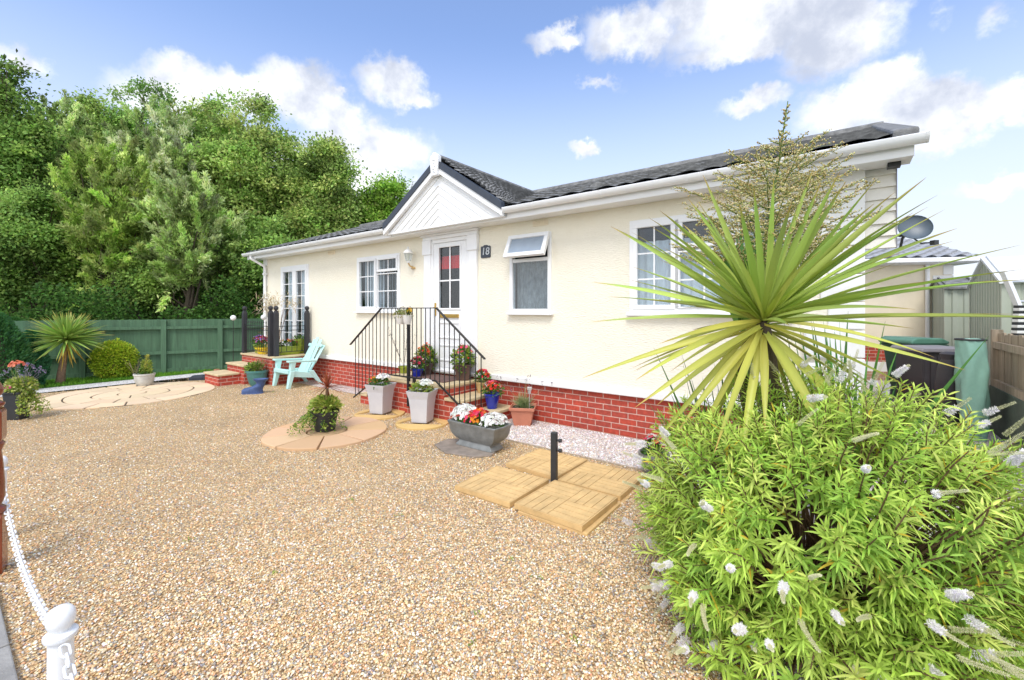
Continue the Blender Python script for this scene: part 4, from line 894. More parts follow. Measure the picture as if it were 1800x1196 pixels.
# terracotta square pot with lavender
def lav(vg):
    n = 260; P = np.zeros((n, 3))+np.array([0, 0, .24])+RNG.normal(size=(n, 3))*.03; vg.blade(P, rdir(n, 1.1), rdir(n), .14+RNG.random(n)*.10, .007, .1, jitc((.22, .30, .12), n, .2), jitc((.36, .42, .2), n, .2), 3)
    n = 16; P = np.zeros((n, 3))+np.array([0, 0, .26]); D = rdir(n, 1.3); Ls = .38+RNG.random(n)*.2; vg.blade(P, D, rdir(n), Ls, .005, .06, jitc((.3, .3, .15), n, .2), jitc((.3, .3, .15), n, .2), 4)
    for i in range(n):
        e = P[i]+D[i]*Ls[i]-np.array([0, 0, Ls[i]*.06]); leaves_ball(vg, e, (.008, .008, .03), 14, .018, .5, [(.16, .14, .20), (.22, .18, .24)])
potted('square_terracotta_pot', (.155, 6.13, 0), -.15, 'square terracotta pot of wispy lavender against the brick base', 'plant pot', lambda b: b.sqpot([(.11, 0), (.115, .01), (.155, .215), (.175, .22), (.178, .26), (.165, .262), (.15, .22), (.11, .05)]), M['terra'], (.15, .15, .23), [('lavender', lav, M['leaf'])], bevel=.006, smooth=False)
b = MB(); b.tube([(0, 0, 0), (0, 0, .30)], .006, 6); b.box(-.03, .03, -.03, .03, .30, .33); b.lathe([(.02, .24), (.03, .30)], 8); tag(b.build('solar_stake_light', M['alu'], loc=(.24, 6.06, .2)), 'small silver solar stake light in the terracotta pot', 'stake light')
# pots on the front steps
def bushy(cols, fcols, z, r=.13, nl=220, nf=40, L=.055, fs=.045, h=.10):
    return [('foliage', lambda v: leaves_ball(v, (0, 0, z+.03), (r, r, h), nl, L, .55, cols), M['leaf']), ('flowers', lambda v: flowers(v, (0, 0, z+.06), (r*.85, r*.85, h*1.1), nf, fs, fcols, 1.0), M['petal'])]
potted('blue_pot', hw(7.98, -.36, .18), 0, 'cobalt blue glazed pot of red, pink and white flowers on the lowest right step', 'plant pot', rp(.075, .115, .22), M['cobalt'], (.1, 0, .19), bushy(GRN, PK+WH[:1]+REDF, .22, .15, 220, 70))
potted('cream_pot', hw(7.66, -.2, .345), 0, 'mustard cream pot of pink geraniums on the middle right step', 'plant pot', rp(.075, .105, .17), M['cream'], (.09, 0, .15), bushy(GRN, PK+REDF, .18, .12, 180, 40))
potted('small_blue_pot', hw(6.47, -.45, .505), 0, 'small dark blue pot with pink flowers on the landing left of the door', 'plant pot', rp(.07, .10, .14), M['cobalt'], (.08, 0, .12), bushy(GRN, PK, .15, .13, 160, 40))
potted('brown_planter', hw(6.40, -.2, .505), 0, 'brown planter with red and yellow flowers on the landing by the door frame', 'planter', lambda b: b.sqpot([(.09, 0), (.12, .2), (.13, .2), (.125, .21), (.10, .18)]), M['brown'], None, bushy(YGR+GRN, REDF+ORF, .24, .16, 420, 34, .07, .05, .2), smooth=False)
potted('dark_brown_planter', hw(7.28, -.22, .505), 0, 'dark brown planter with pink flowers and tall leaves at the right of the landing', 'planter', lambda b: b.sqpot([(.09, 0), (.13, .24), (.14, .24), (.135, .25), (.10, .2)]), M['brown'], None, bushy(YGR+GRN, PK, .28, .17, 420, 30, .07, .05, .2), smooth=False)
def thinplant(v):
    n = 7; P = np.zeros((n, 3)); D = rdir(n, 2.5); v.blade(P+np.array([0, 0, .1]), D, rdir(n), .75, .007, .02, jitc((.12, .10, .08), n), jitc((.14, .12, .1), n), 6)
    for i in range(n):
        for t in (.4, .6, .8, .95): leaves_ball(v, P[i]+np.array([0, 0, .1])+D[i]*.75*t, .02, 3, .03, .4, [(.08, .09, .08)])
potted('slender_twiggy_plant', hw(5.95, -.3, .505), 0, 'thin dark twiggy plant in a low green pot behind the left railing', 'plant pot', rp(.06, .09, .12), M['lime'], (.07, 0, .1), [('stems', thinplant, M['leaf'])])
# hanging pots on the rail
for k, u in enumerate((6.60, 6.76)):
    T = empty('hanging_pot', hw(u, -.90, 1.40), -TH, ['left', 'right'][k]+' white half round pot hooked over the black handrail', 'hanging pot', 'white pots hanging on the handrail')
    b = MB(); b.lathe([(.045, -.02), (.05, -.015), (.078, .11), (.082, .12), (.076, .12), (.05, .03)], 18); b.build('pot', M['whitepaint'], T, smooth=True)
    b = MB(); b.tube([(0, .0, .12), (0, .0, .235), (0, .06, .25), (0, .09, .22)], .004, 5); b.build('hook', M['black'], T)
    vg = Veg(); leaves_ball(vg, (-.01, 0, .13), (.09, .08, .06), 120, .045, .4, [(.30, .32, .06), (.35, .28, .1), (.2, .28, .06)]); 
    if k: flowers(vg, (.06, 0, .17), (.03, .03, .05), 9, .035, YEL)
    vg.obj('foliage', M['leaf'], T)
# red cordyline pot on the circle
def redcord(vg):
    n = 44; D = rdir(n, .55); P = np.zeros((n, 3))+np.array([.03, 0, .56]); vg.blade(P, D, rdir(n)*.2+np.array([0, 0, 1.0]), .22+RNG.random(n)*.10, .024, .12, jitc((.30, .07, .03), n, .2), jitc((.45, .14, .07), n, .2), 5, 'sword')
def trail(vg):
    leaves_ball(vg, (0, 0, .30), (.19, .18, .13), 750, .055, .6, YGR+[(.45, .48, .12)])
    for i in range(15):
        a = RNG.uniform(2.5, 4.4) if i < 11 else RNG.uniform(4.4, 6.0); r = .18+RNG.random()*.30 if i < 11 else .2+RNG.random()*.08
        for t in np.linspace(.3, 1, 14): leaves_ball(vg, (math.cos(a)*r*t*1.1, math.sin(a)*r*t*.8, max(.03, .26-.22*t*t)), .03, 7, .028, .6, GRN+YGR)
rc = potted('red_cordyline_pot', (-2.43, 5.70, .036), 0, 'black pot with red spiky leaves and trailing yellow green foliage on the paving ring', 'plant pot', rp(.12, .165, .26), M['blackmatt'], (.15, 0, .23), [('spiky_leaves', redcord, M['sword']), ('trailing_foliage', trail, M['leaf'])])
b = MB(); b.tube([(0, 0, .2), (.01, 0, .4), (.03, 0, .57)], [.018, .016, .02], 8); b.build('stem', M['stem'], rc)
# boot planter
bt = empty('boot_planter', gp(451, 692), R(-166), 'dark blue glazed planter shaped like a boot, standing on the gravel', 'planter')
b = MB(); rings = [(-.03, .0, .10, .05), (.03, .0, .15, .07), (.06, .05, .15, .075), (.03, .12, .12, .075)]
prof = [(.07, .18, .068, .0), (.07, .19, .075, .03), (.075, .185, .075, .07), (.05, .165, .07, .105), (-.03, .105, .066, .14), (-.07, .078, .062, .18), (-.075, .082, .07, .215), (-.07, .115, .09, .25), (-.07, .135, .10, .265), (-.07, .135, .10, .28), (-.07, .115, .085, .275), (-.07, .07, .05, .2)]
vs = []
for cx, rx, ry, z in prof:
    for j in range(24): t = 2*math.pi*j/24; vs.append((cx+rx*math.cos(t), ry*math.sin(t)*(1+.12*math.cos(t) if z < .1 else 1), z+(.0 if z > .08 else 0)))
k = len(prof); b.add(vs, [(i*24+j, i*24+(j+1) % 24, (i+1)*24+(j+1) % 24, (i+1)*24+j) for i in range(k-1) for j in range(24)]+[tuple(range(24))[::-1], tuple(range((k-1)*24, k*24))]); b.build('boot', M['bluerub'], bt, smooth=True, ang=60)
b = MB(); b.lathe([(.0, 0), (.19, 0), (.2, .01), (.19, .022), (0, .022)], 24, (.07, 0, -.004), closed=True, sx=1.0, sy=.41); b.build('sole', M['bluerub'], bt)
# teal pot
def ridged(b):
    n = 44
    vs = []; prof = [(.12, 0), (.15, .06), (.185, .18), (.20, .27), (.215, .28), (.218, .325), (.20, .325), (.17, .25)]
    for r, z in prof:
        for j in range(n): t = 2*math.pi*j/n; rr = r*(1+(.02 if j % 2 and z < .27 else 0)); vs.append((rr*math.cos(t), rr*math.sin(t), z))
    k = len(prof); b.add(vs, [(i*n+j, i*n+(j+1) % n, (i+1)*n+(j+1) % n, (i+1)*n+j) for i in range(k-1) for j in range(n)]+[tuple(range(n))[::-1]])
potted('teal_pot', (-5.40, 9.28, 0), 0, 'round ribbed teal pot with leafy green plant beside the brick terrace', 'plant pot', ridged, M['tealpot'], (.18, 0, .28), [('foliage', lambda v: (leaves_ball(v, (-.06, 0, .36), (.17, .16, .10), 360, .07, .45, GRN+YGR), leaves_ball(v, (.06, 0, .40), (.10, .1, .10), 90, .09, .2, [(.3, .22, .1)])), M['leaf'])])
# terrace pots
tz = .605
potted('pale_green_pot', hw(1.17, -.62, tz), 0, 'pale lime pot with purple flowers at the left end of the terrace', 'plant pot', rp(.09, .13, .19), M['lime'], (.11, 0, .16), bushy(GRN, PUR+PK[:1], .22, .17, 200, 60))
potted('yellow_bowl', hw(1.53, -.70, tz), 0, 'bright yellow bowl of purple and pink flowers on the terrace edge', 'plant pot', rp(.10, .15, .15), M['yellow'], (.12, 0, .13), bushy(GRN, PUR+PK, .2, .17, 200, 70))
potted('lime_trough', hw(2.12, -.42, tz), R(53)-TH*0, 'long lime green trough of small flowers behind the terrace bars', 'planter', lambda b: b.sqpot([(.10, 0), (.13, .17), (.138, .17), (.138, .19), (.12, .18)], ax=2.0), M['lime'], None, [('foliage', lambda v: leaves_ball(v, (0, 0, .2), (.25, .1, .1), 260, .05, .5, GRN), M['leaf']), ('flowers', lambda v: flowers(v, (0, 0, .24), (.24, .1, .09), 50, .04, WH+PK+YEL), M['petal'])], smooth=False, bevel=.006)
potted('lime_round_pot', hw(2.05, -.14, tz), 0, 'tall round lime green pot behind the bars next to the house wall', 'plant pot', lambda b: b.lathe([(.10, 0), (.105, .01), (.16, .28), (.175, .29), (.18, .33), (.165, .33), (.12, .2)], 28), M['lime'], (.13, 0, .28), [('foliage', lambda v: leaves_ball(v, (0, 0, .33), (.15, .15, .06), 160, .06, .3, GRN), M['leaf'])])
def maple(vg):
    CR = [(.62, .52, .34), (.72, .64, .48), (.55, .42, .22)]
    for i in range(24):
        a = R(180)+RNG.uniform(-.5, .5) if i < 8 else RNG.uniform(0, 6.28); r = .25+.25*RNG.random(); h = .98+RNG.random()*.30
        c = np.array([math.cos(a)*r*1.15, math.sin(a)*r*.7, h]); n = 13
        P = c+RNG.normal(size=(n, 3))*.07; vg.blade(P, norm(c*np.array([1, 1, 0.0])+rdir(n)*.6), rdir(n)*.2+np.array([0, 0, 1.0]), .10+RNG.random(n)*.06, .02, .25, jitc(None, n, .1, CR), jitc(None, n, .1, CR), 3)
    n = 60; P = np.zeros((n, 3))+np.array([-.12, -.1, .35])+RNG.normal(size=(n, 3))*np.array([.10, .08, .16]); vg.blade(P, rdir(n), rdir(n), .09, .018, .3, jitc((.36, .12, .06), n, .3), jitc((.45, .2, .1), n, .3), 3)
    n = 50; P = np.zeros((n, 3))+np.array([-.05, -.2, .12])+RNG.normal(size=(n, 3))*np.array([.10, .06, .10]); vg.blade(P, rdir(n, -.5), rdir(n), .09, .014, .2, jitc((.6, .45, .05), n, .2), jitc((.65, .5, .1), n, .2), 3)
mp = potted('blossom_shrub_pot', hw(1.86, -.52, tz), -TH, 'pot shrub with drooping cream sprays and reddish leaves on the terrace', 'shrub', rp(.1, .13, .2), M['brown'], (.11, 0, .17), [('foliage', maple, M['leaf'])])
b = MB()
for i in range(9): a = i*.7; b.tube([(0, 0, .15), (math.cos(a)*.06, math.sin(a)*.06, .5), (math.cos(a)*.2, math.sin(a)*.15, .85), (math.cos(a)*.34, math.sin(a)*.24, 1.05)], [.008, .006, .005, .003], 5)
b.build('stems', M['stem'], mp)
for (px, py, Y, lab) in ((410, 559, 10.0, 'white ball light left of the far black terrace post'), (463.5, 558, 9.9, 'white ball light just left of the paired corner posts')):
    x, y, z = at(px, py, Y); G = empty('globe_light', (x, y, z), 0, lab, 'globe light', 'white globe lights on the terrace'); b = MB(); b.lathe([(.06*math.sin(t), -.06*math.cos(t)) for t in np.linspace(.05, 3.09, 14)], 18); b.build('globe', M['white'], G, smooth=True)
    b = MB(); b.tube([(0, 0, -.05), (0, 0, tz-z if px > 420 else -z)], .007, 6); b.build('stake', M['black'], G)
# white pot with small conifers
def conif(vg):
    for (x, h, r, c) in ((-.03, .26, .045, YGR), (.06, .36, .06, [(.5, .48, .08), (.4, .42, .08)]), (.12, .24, .045, YGR), (-.06, .08, .08, GRN), (.05, .08, .1, GRN)):
        for t in np.linspace(0, 1, 9): leaves_ball(vg, (x, 0, .25+h*t), (r*(1-t*.8), r*(1-t*.8), .03), 34, .045, .3, c, 1.2)
    n = 14; vg.blade(np.zeros((n, 3))+np.array([-.18, 0, .2])+RNG.normal(size=(n, 3))*.02, rdir(n, 2), rdir(n), .35+RNG.random(n)*.15, .012, .12, jitc((.3, .28, .12), n), jitc((.4, .3, .2), n), 4)
potted('white_bowl_planter', (-7.72, 9.2, 0), 0, 'round whitish stone bowl of small golden conifers beside the white gravel strip', 'planter', lambda b: b.lathe([(.10, 0), (.12, .02), (.165, .12), (.172, .22), (.185, .235), (.185, .265), (.17, .265), (.13, .15)], 28), mat('aged_white_stone', (.50, .50, .47), .8, .2, 8, .3, 40), (.155, 0, .24), [('small_conifers', conif, M['leaf'])])
b = MB(); b.prism([(-.16, 0), (.14, 0), (.15, .07), (.10, .12), (-.10, .11), (-.17, .05)], -.06, .07, 'y'); b.prism([(-.12, .04), (.12, .04), (.11, .09), (-.09, .085)], -.075, -.06, 'y'); tag(b.build('dark_rock', M['darkfascia'], loc=(-7.15, 9.98, 0), rz=.2, bevel=.02), 'dark slate coloured ridged block on the gravel left of the brick steps', 'rock')
b = MB(); b.lathe([(.04, 0), (.06, .11), (.065, .12), (.05, .12)], 14); tag(b.build('small_terracotta_pot', M['terra'], smooth=True, loc=(-7.35, 10.9, .0)), 'tiny terracotta pot on the lawn behind the lowest terrace step', 'plant pot')
# black pot with trailing plant at left
def lefty(vg):
    leaves_ball(vg, (.05, 0, .50), (.24, .2, .14), 800, .05, .7, YGR+[(.55, .55, .22)])
    for i in range(14):
        a = RNG.uniform(-1.2, .6); r = .18+RNG.random()*.22
        for t in np.linspace(.3, 1, 10): leaves_ball(vg, (math.cos(a)*r*t+.05, math.sin(a)*r*t, .46-.36*t*t), .03, 6, .04, .7, YGR+[(.55, .55, .22)])
    n = 30; P = np.zeros((n, 3))+np.array([.1, 0, .5]); D = rdir(n, 1.2); vg.blade(P, D, rdir(n), .35, .006, .1, jitc((.3, .32, .2), n), jitc((.35, .28, .4), n), 4)
    for i in range(n): leaves_ball(vg, P[i]+D[i]*.34, (.012, .012, .03), 12, .02, .5, [(.34, .26, .48), (.42, .36, .5)])
def leftfl(vg): flowers(vg, (-.02, 0, .80), (.12, .1, .09), 46, .05, [(.75, .2, .1), (.8, .3, .2)])
def leftpk(vg): flowers(vg, (0, -.16, .50), (.03, .02, .03), 6, .06, [(.85, .1, .35)])
bp = potted('black_planter', (-7.24, 6.42, 0), R(8), 'tall black planter with trailing gold leaves, coral and mauve flowers at left edge', 'planter', lambda b: b.sqpot([(.10, 0), (.105, .01), (.14, .40), (.155, .40), (.155, .43), (.14, .43), (.11, .3)]), M['blackmatt'], (.13, .13, .41), [('foliage', lefty, M['leaf']), ('coral_flowers', leftfl, M['petal']), ('pink_flower', leftpk, M['petal'])], smooth=False, bevel=.008)
bp.scale = (.78, .78, .95)
b = MB()
for i in range(7): b.tube([(-.02, 0, .4), (-.04+.03*math.sin(i), .02*math.cos(i), .62), (-.05+.08*math.sin(i*2), .06*math.cos(i*2), .82)], .005, 5)
b.build('flower_stems', M['gstem'], bp)
# pot half hidden by the bush
potted('ribbed_grey_pot', (1.36, 4.20, 0), 0, 'dark ribbed pot of pink and white flowers half hidden beside the big bush', 'plant pot', lambda b: b.lathe([(.06, 0), (.09, .03), (.11, .11), (.13, .20), (.145, .21), (.145, .235), (.13, .235), (.1, .16)], 24), M['lead'], (.11, 0, .2), bushy(GRN, PK+WH, .22, .11, 120, 40))
# ================================================================= BIG CORDYLINE
HX, HY, HZ = 1.50, 2.62, 1.535
CB = (1.74, 2.78, 0)
cd = empty('cordyline_palm', CB, 0, 'large cordyline palm with long green sword leaves behind the flowering bush', 'palm tree')
H3 = Vector((HX-CB[0], HY-CB[1], HZ))
b = MB(); b.tube([(0, 0, -.02), (-.03, -.02, .5), (-.13, -.09, 1.0), H3*.93, H3], [.075, .06, .052, .05, .03], 14); b.tube([(-.02, 0, .3), (-.22, -.05, .8), (-.32, -.06, 1.22), (-.30, -.1, 1.45)], [.05, .042, .036, .02], 10)
b.build('trunk', M['barkm'], cd, smooth=True)
TIPS = [(1240, 290), (1190, 310), (1140, 345), (1118, 362), (1130, 385), (1068, 388), (1108, 395), (1105, 462), (1035, 492), (1072, 527), (1045, 571), (1220, 573), (1036, 657), (1130, 700), (1180, 610), (1160, 775), (1225, 790), (1262, 770), (1322, 285), (1357, 283), (1440, 275), (1478, 282), (1548, 300), (1592, 303), (1640, 302), (1560, 330), (1676, 325), (1712, 375), (1795, 428), (1690, 412), (1765, 543), (1830, 478), (1785, 483), (1745, 492), (1580, 575), (1690, 642), (1560, 690), (1515, 680), (1590, 668), (1440, 425), (1215, 360), (1300, 330), (1400, 330), (1640, 500), (1500, 290), (1250, 380), (1520, 655), (1335, 690), (1290, 680), (1395, 665), (1900, 560), (1650, 350), (1170, 440), (1150, 540)]
vg = Veg(); hd = np.array([HX, HY, HZ]); Ps = []; Ds = []; Ls = []; Wd = []; Dr = []
for (px, py) in TIPS:
    L_ = RNG.uniform(.86, 1.02); dx = (px-900)/F; dz = -(py-HOR)/F
    # distance along the sight line at which the tip is L_ away from the heart
    a = dx*dx+1+dz*dz; ez = EYE-HZ; bb = 2*(-HX*dx-HY+dz*ez); c = HX*HX+HY*HY+ez*ez-L_*L_; disc = bb*bb-4*a*c
    r = (-bb+(math.sqrt(disc) if disc > 0 else 0)*(1 if RNG.random() < .5 else -1))/(2*a)
    tip = np.array([dx*r, r, EYE+dz*r]); v = tip-hd; l = np.linalg.norm(v); dr = RNG.uniform(.08, .17) if v[2] > 0.1 else .07
    D = v+np.array([0, 0, dr*l]); Ps.append(hd+D/np.linalg.norm(D)*.03+RNG.normal(size=3)*.014-np.array([0, 0, .03 if v[2] < 0 else 0])); Ds.append(D); Ls.append(l); Wd.append(.040*RNG.uniform(.85, 1.15)); Dr.append(dr)
for i in range(40):      # the leaves pointing away and towards, all round the heart
    t = RNG.uniform(0, 6.283); e = RNG.uniform(-.5, 1.25); D = np.array([math.cos(t)*math.cos(e), math.sin(t)*math.cos(e), math.sin(e)])
    if D[1] < -.35: continue
    Ps.append(hd+D*.03); Ds.append(D); Ls.append(RNG.uniform(.55, .9)); Wd.append(.042); Dr.append(RNG.uniform(.05, .2))
for i in range(len(TIPS)):      # younger leaves between the older ones
    j = RNG.integers(0, len(TIPS)); D = np.array(Ds[i])/np.linalg.norm(Ds[i])+RNG.normal(size=3)*.16
    if (D[2] < 0 and RNG.random() < .75) or RNG.random() < .72: continue
    Ps.append(hd+D*.03); Ds.append(D); Ls.append(RNG.uniform(.7, .98)); Wd.append(.036); Dr.append(RNG.uniform(.02, .16))
for i in range(15):      # older drooping leaves under the heart
    t = i*6.283/15+RNG.normal()*.15; e = RNG.uniform(-1.05, -.25); D = np.array([math.cos(t)*math.cos(e), math.sin(t)*math.cos(e), math.sin(e)])
    Ps.append(hd+D*.02-np.array([0, 0, .05])); Ds.append(D); Ls.append(RNG.uniform(.6, .9)); Wd.append(.046); Dr.append(RNG.uniform(.1, .25))
n = len(Ps); Ps, Ds = np.array(Ps), np.array(Ds); low = (Ds[:, 2] < 0)[:, None]
C0 = np.where(low, jitc((.60, .58, .12), n, .1), jitc((.46, .54, .12), n, .12)); C1 = np.where(low, jitc((.46, .50, .09), n, .12), jitc((.30, .43, .09), n, .18))
side = RNG.normal(size=(n, 3))*.35+np.array([0, -.5, 1.0]); side = np.where(np.abs(norm(Ds)[:, 2:3]) > .85, np.array([[0, -1.0, .1]]), side)
vg.blade(Ps, Ds, side, np.array(Ls), np.array(Wd), np.array(Dr), C0, C1, 12, 'sword', .5, (.50, .30, .08), .90)
n = 34; D = rdir(n, .3); D[:, 2] = np.abs(D[:, 2])*.7+.3; vg.blade(np.repeat(hd[None], n, 0), D, rdir(n), .25+RNG.random(n)*.3, .03, .02, jitc((.45, .5, .09), n), jitc((.35, .45, .08), n), 6, 'sword', .35)
vg.obj('sword_leaves', M['sword'], cd, (-CB[0], -CB[1], 0))
# second, bluer head standing behind, and its flower plume
h2 = np.array([1.62, 2.98, 1.50]); n = 70; D = rdir(n, .2); D = np.stack([RNG.normal(size=n)*.20, RNG.normal(size=n)*.12, np.ones(n)], 1)
vg = Veg(); vg.blade(np.repeat(h2[None], n, 0)+RNG.normal(size=(n, 3))*.03, D, RNG.normal(size=(n, 3))*.4+np.array([0, -1.0, 0]), .42+RNG.random(n)*.25, .055, .04, jitc((.22, .42, .10), n, .15), jitc((.18, .38, .12), n, .15), 8, 'sword', .3)
vg.obj('upright_leaves', M['sword'], cd, (-CB[0], -CB[1], 0))
b = MB(); top = Vector(at(1385, 178, 2.95)); base = Vector((1.64, 2.97, 1.5)); o3 = Vector(CB)
b.tube([Vector((1.60, 2.93, 1.0))-o3, base-o3, base.lerp(top, .5)-o3, top-o3], [.05, .016, .010, .003], 7)
vg = Veg(); Bc = [(.76, .66, .34), (.86, .78, .48), (.62, .52, .22), (.48, .36, .14), (.66, .62, .24)]
def twig(p, q, r0): b.tube([p-o3, p.lerp(q, .5)+Vector((0, 0, -.01))-o3, q-o3], [r0, r0*.7, r0*.3], 4, cap=False)
pods = []
for i in range(92):
    t = .22+.76*(i/92)**1.45; p = base.lerp(top, t); a = i*2.4; Lb = (.52*(1-min(1, max(0, (t-.46)/.38))**1.2)+.20*(1-t)+.02)*(.75+.4*random.random())*(1 if t > .3 else .9); el = R(18)+.5*t
    q = p+Vector((math.cos(a)*math.cos(el), math.sin(a)*math.cos(el), math.sin(el)-.10))*Lb; twig(p, q, .004)
    m_ = max(3, int(Lb*36))
    for j in range(m_):
        s = .22+.78*j/m_; pp = p.lerp(q, s); a2 = a+(-1)**j*R(random.uniform(25, 75)); l2 = (.17*(1-s)+.05)*(.6+.6*random.random())*min(1, Lb*2.6); e2 = random.uniform(-.35, .6)
        qq = pp+Vector((math.cos(a2)*math.cos(e2), math.sin(a2)*math.cos(e2), math.sin(e2)))*l2; twig(pp, qq, .0016); k = max(3, int(l2/.010))
        for z in range(k): pods.append(tuple(pp.lerp(qq, (z+.6)/k)))
    for j in range(int(Lb/.014)): pods.append(tuple(p.lerp(q, .15+.85*random.random())))
pods = np.array(pods)+RNG.normal(size=(len(pods), 3))*.0028-np.array(CB); n = len(pods)
OV_ = np.array([(1, 0, 0), (-1, 0, 0), (0, 1, 0), (0, -1, 0), (0, 0, 1), (0, 0, -1)], float); OF_ = np.array([(0, 2, 4), (2, 1, 4), (1, 3, 4), (3, 0, 4), (2, 0, 5), (1, 2, 5), (3, 1, 5), (0, 3, 5)])
S = .0042+RNG.random((n, 1, 1))*.0026; V = OV_[None]*S+pods[:, None]
b.build('plume_stem', M['gstem'], cd)
mesh_np('flower_plume', V, (np.arange(n)[:, None, None]*6+OF_[None]).reshape(-1, 3), np.repeat(jitc(None, n, .15, Bc)[:, None], 6, 1), M['petal'], cd)

# sword plant between palm and wall
def swordplant(name, x, y, n, L, W, spread, label, c0, seed_dir=(0, 0)):
    T = empty(name, (x, y, 0), 0, label, 'sword leaved plant'); vg = Veg()
    a = RNG.random(n)*6.283; r = np.abs(RNG.normal(size=n))*spread; D = np.stack([np.cos(a)*r+seed_dir[0], np.sin(a)*r+seed_dir[1], np.ones(n)], 1)
    vg.blade(RNG.normal(size=(n, 3))*np.array([.05, .05, 0]), D, np.stack([-np.sin(a), np.cos(a), a*0], 1)+RNG.normal(size=(n, 3))*.2, L*(.65+RNG.random(n)*.45), W, .05, jitc(c0, n, .15), jitc([c*1.2 for c in c0], n, .2), 8, 'sword', .35)
    vg.obj('leaves', M['sword'], T); return T
swordplant('flax_plant', 2.45, 3.25, 46, 1.62, .035, .26, 'clump of narrow upright dark green flax leaves right of the palm trunk', (.09, .22, .05), (-.12, 0))
swordplant('slim_flax_plant', 1.62, 3.35, 26, 1.35, .022, .45, 'sparse thin dark green blades crossing behind the palm left of its trunk', (.08, .17, .05), (-.15, 0))
# ================================================================= HEBE BUSH
BX0, BY0 = 1.60, 2.34
hb = empty('hebe_bush', (BX0, BY0, 0), 0, 'large light green flowering bush with narrow leaves and white lilac spikes in the right foreground', 'bush')
hol = np.array([-.30, -.62, .58])
def surf(n):
    out = []
    while len(out) < n:
        d = RNG.normal(size=3); d /= np.linalg.norm(d)
        if d[2] < -.6: continue
        rx = .80 if d[0] < 0 else 1.05; ry = .80 if d[1] < 0 else .7
        k = 1+.09*math.sin(d[0]*6+1)+.06*math.sin(d[1]*8+d[2]*5); s = RNG.random()**.33
        bx = (abs(d[0])**3+abs(d[1])**3+abs(d[2])**3)**(-1/3)
        q_ = d*bx*(.62+.38*s)*k; p = np.array([q_[0]*rx, q_[1]*ry, .46+q_[2]*(.73 if d[2] > 0 else .5)])
        p[2] += .10*max(0, p[1])
        if p[2] < .06: continue
        e = np.linalg.norm((p-hol)/np.array([.10, .24, .08]))
        if e < 1: continue
        if d[1] > .45 and RNG.random() < .6: continue
        out.append((p, d, s))
    for i in range(90):      # low branches spilling forward over the gravel
        a = RNG.uniform(math.pi*1.02, math.pi*1.62); r = RNG.uniform(.62, .98); z = RNG.uniform(.07, .38)
        out.append((np.array([math.cos(a)*r*.98, math.sin(a)*r*1.02, z]), np.array([math.cos(a), math.sin(a), .1]), .9))
    return out
sh = surf(1120)
st_b = MB(); vg = Veg(); BG = [(.44, .62, .10), (.56, .72, .14), (.32, .52, .08), (.66, .76, .18), (.48, .66, .11)]
tips = []
pl, dl, nl_, ll, wl, gl, c0l, c1l = [], [], [], [], [], [], [], []
for i, (p, d, s) in enumerate(sh):
    base = np.array([RNG.normal()*.09, RNG.normal()*.09, .02]); ax = norm(d*np.array([1, 1, .8])+np.array([0, 0, .45])+RNG.normal(size=3)*.22)
    mid = base*.45+p*.55-ax*.12; mid[2] = max(mid[2]*.8, .1)
    if i % 3 == 0 or np.linalg.norm(p-hol) < .55: st_b.tube([base, mid, p-ax*.09, p], [.007, .0048, .0032, .002], 5, cap=False)
    else: st_b.tube([p-ax*.2-d*.05, p], [.003, .002], 4, cap=False)
    tips.append((p, ax, s)); u = norm(np.cross(ax, RNG.normal(size=3))); v = np.cross(ax, u)
    nn = 11; young = RNG.random() < .5
    base_c = np.array(BG[RNG.integers(0, 5)])*(1+RNG.normal()*.10)
    for k in range(nn):
        t = k/(nn-1); pos = p-ax*(.19*(1-t)); rot = k*math.pi/2+.2*k; cc = u*math.cos(rot)+v*math.sin(rot)
        spread = 1.55-1.0*t
        for sg in (1, -1):
            D = ax*.75+cc*sg*spread+RNG.normal(size=3)*.14; pl.append(pos); dl.append(D); nl_.append(ax+RNG.normal(size=3)*.15)
            ll.append((.098-.05*t**2)*RNG.uniform(.8, 1.2)); wl.append(.0148*RNG.uniform(.85, 1.2)*(1-.35*t)); gl.append(RNG.uniform(.12, .6)*(1-.6*t))
            c_ = base_c*(1+.10*(t-.5))*(1+RNG.normal()*.08)
            if RNG.random() < .018: c_ = np.array([.62, .46, .05])
            c0l.append(c_*.9); c1l.append(c_*1.08)
vg.blade(np.array(pl), np.array(dl), np.array(nl_), np.array(ll), np.array(wl), np.array(gl), np.array(c0l), np.array(c1l), 5, 'lance', .3)
st_b.build('stems', M['stem'], hb, smooth=True)
vg.obj('foliage', M['leaf'], hb)
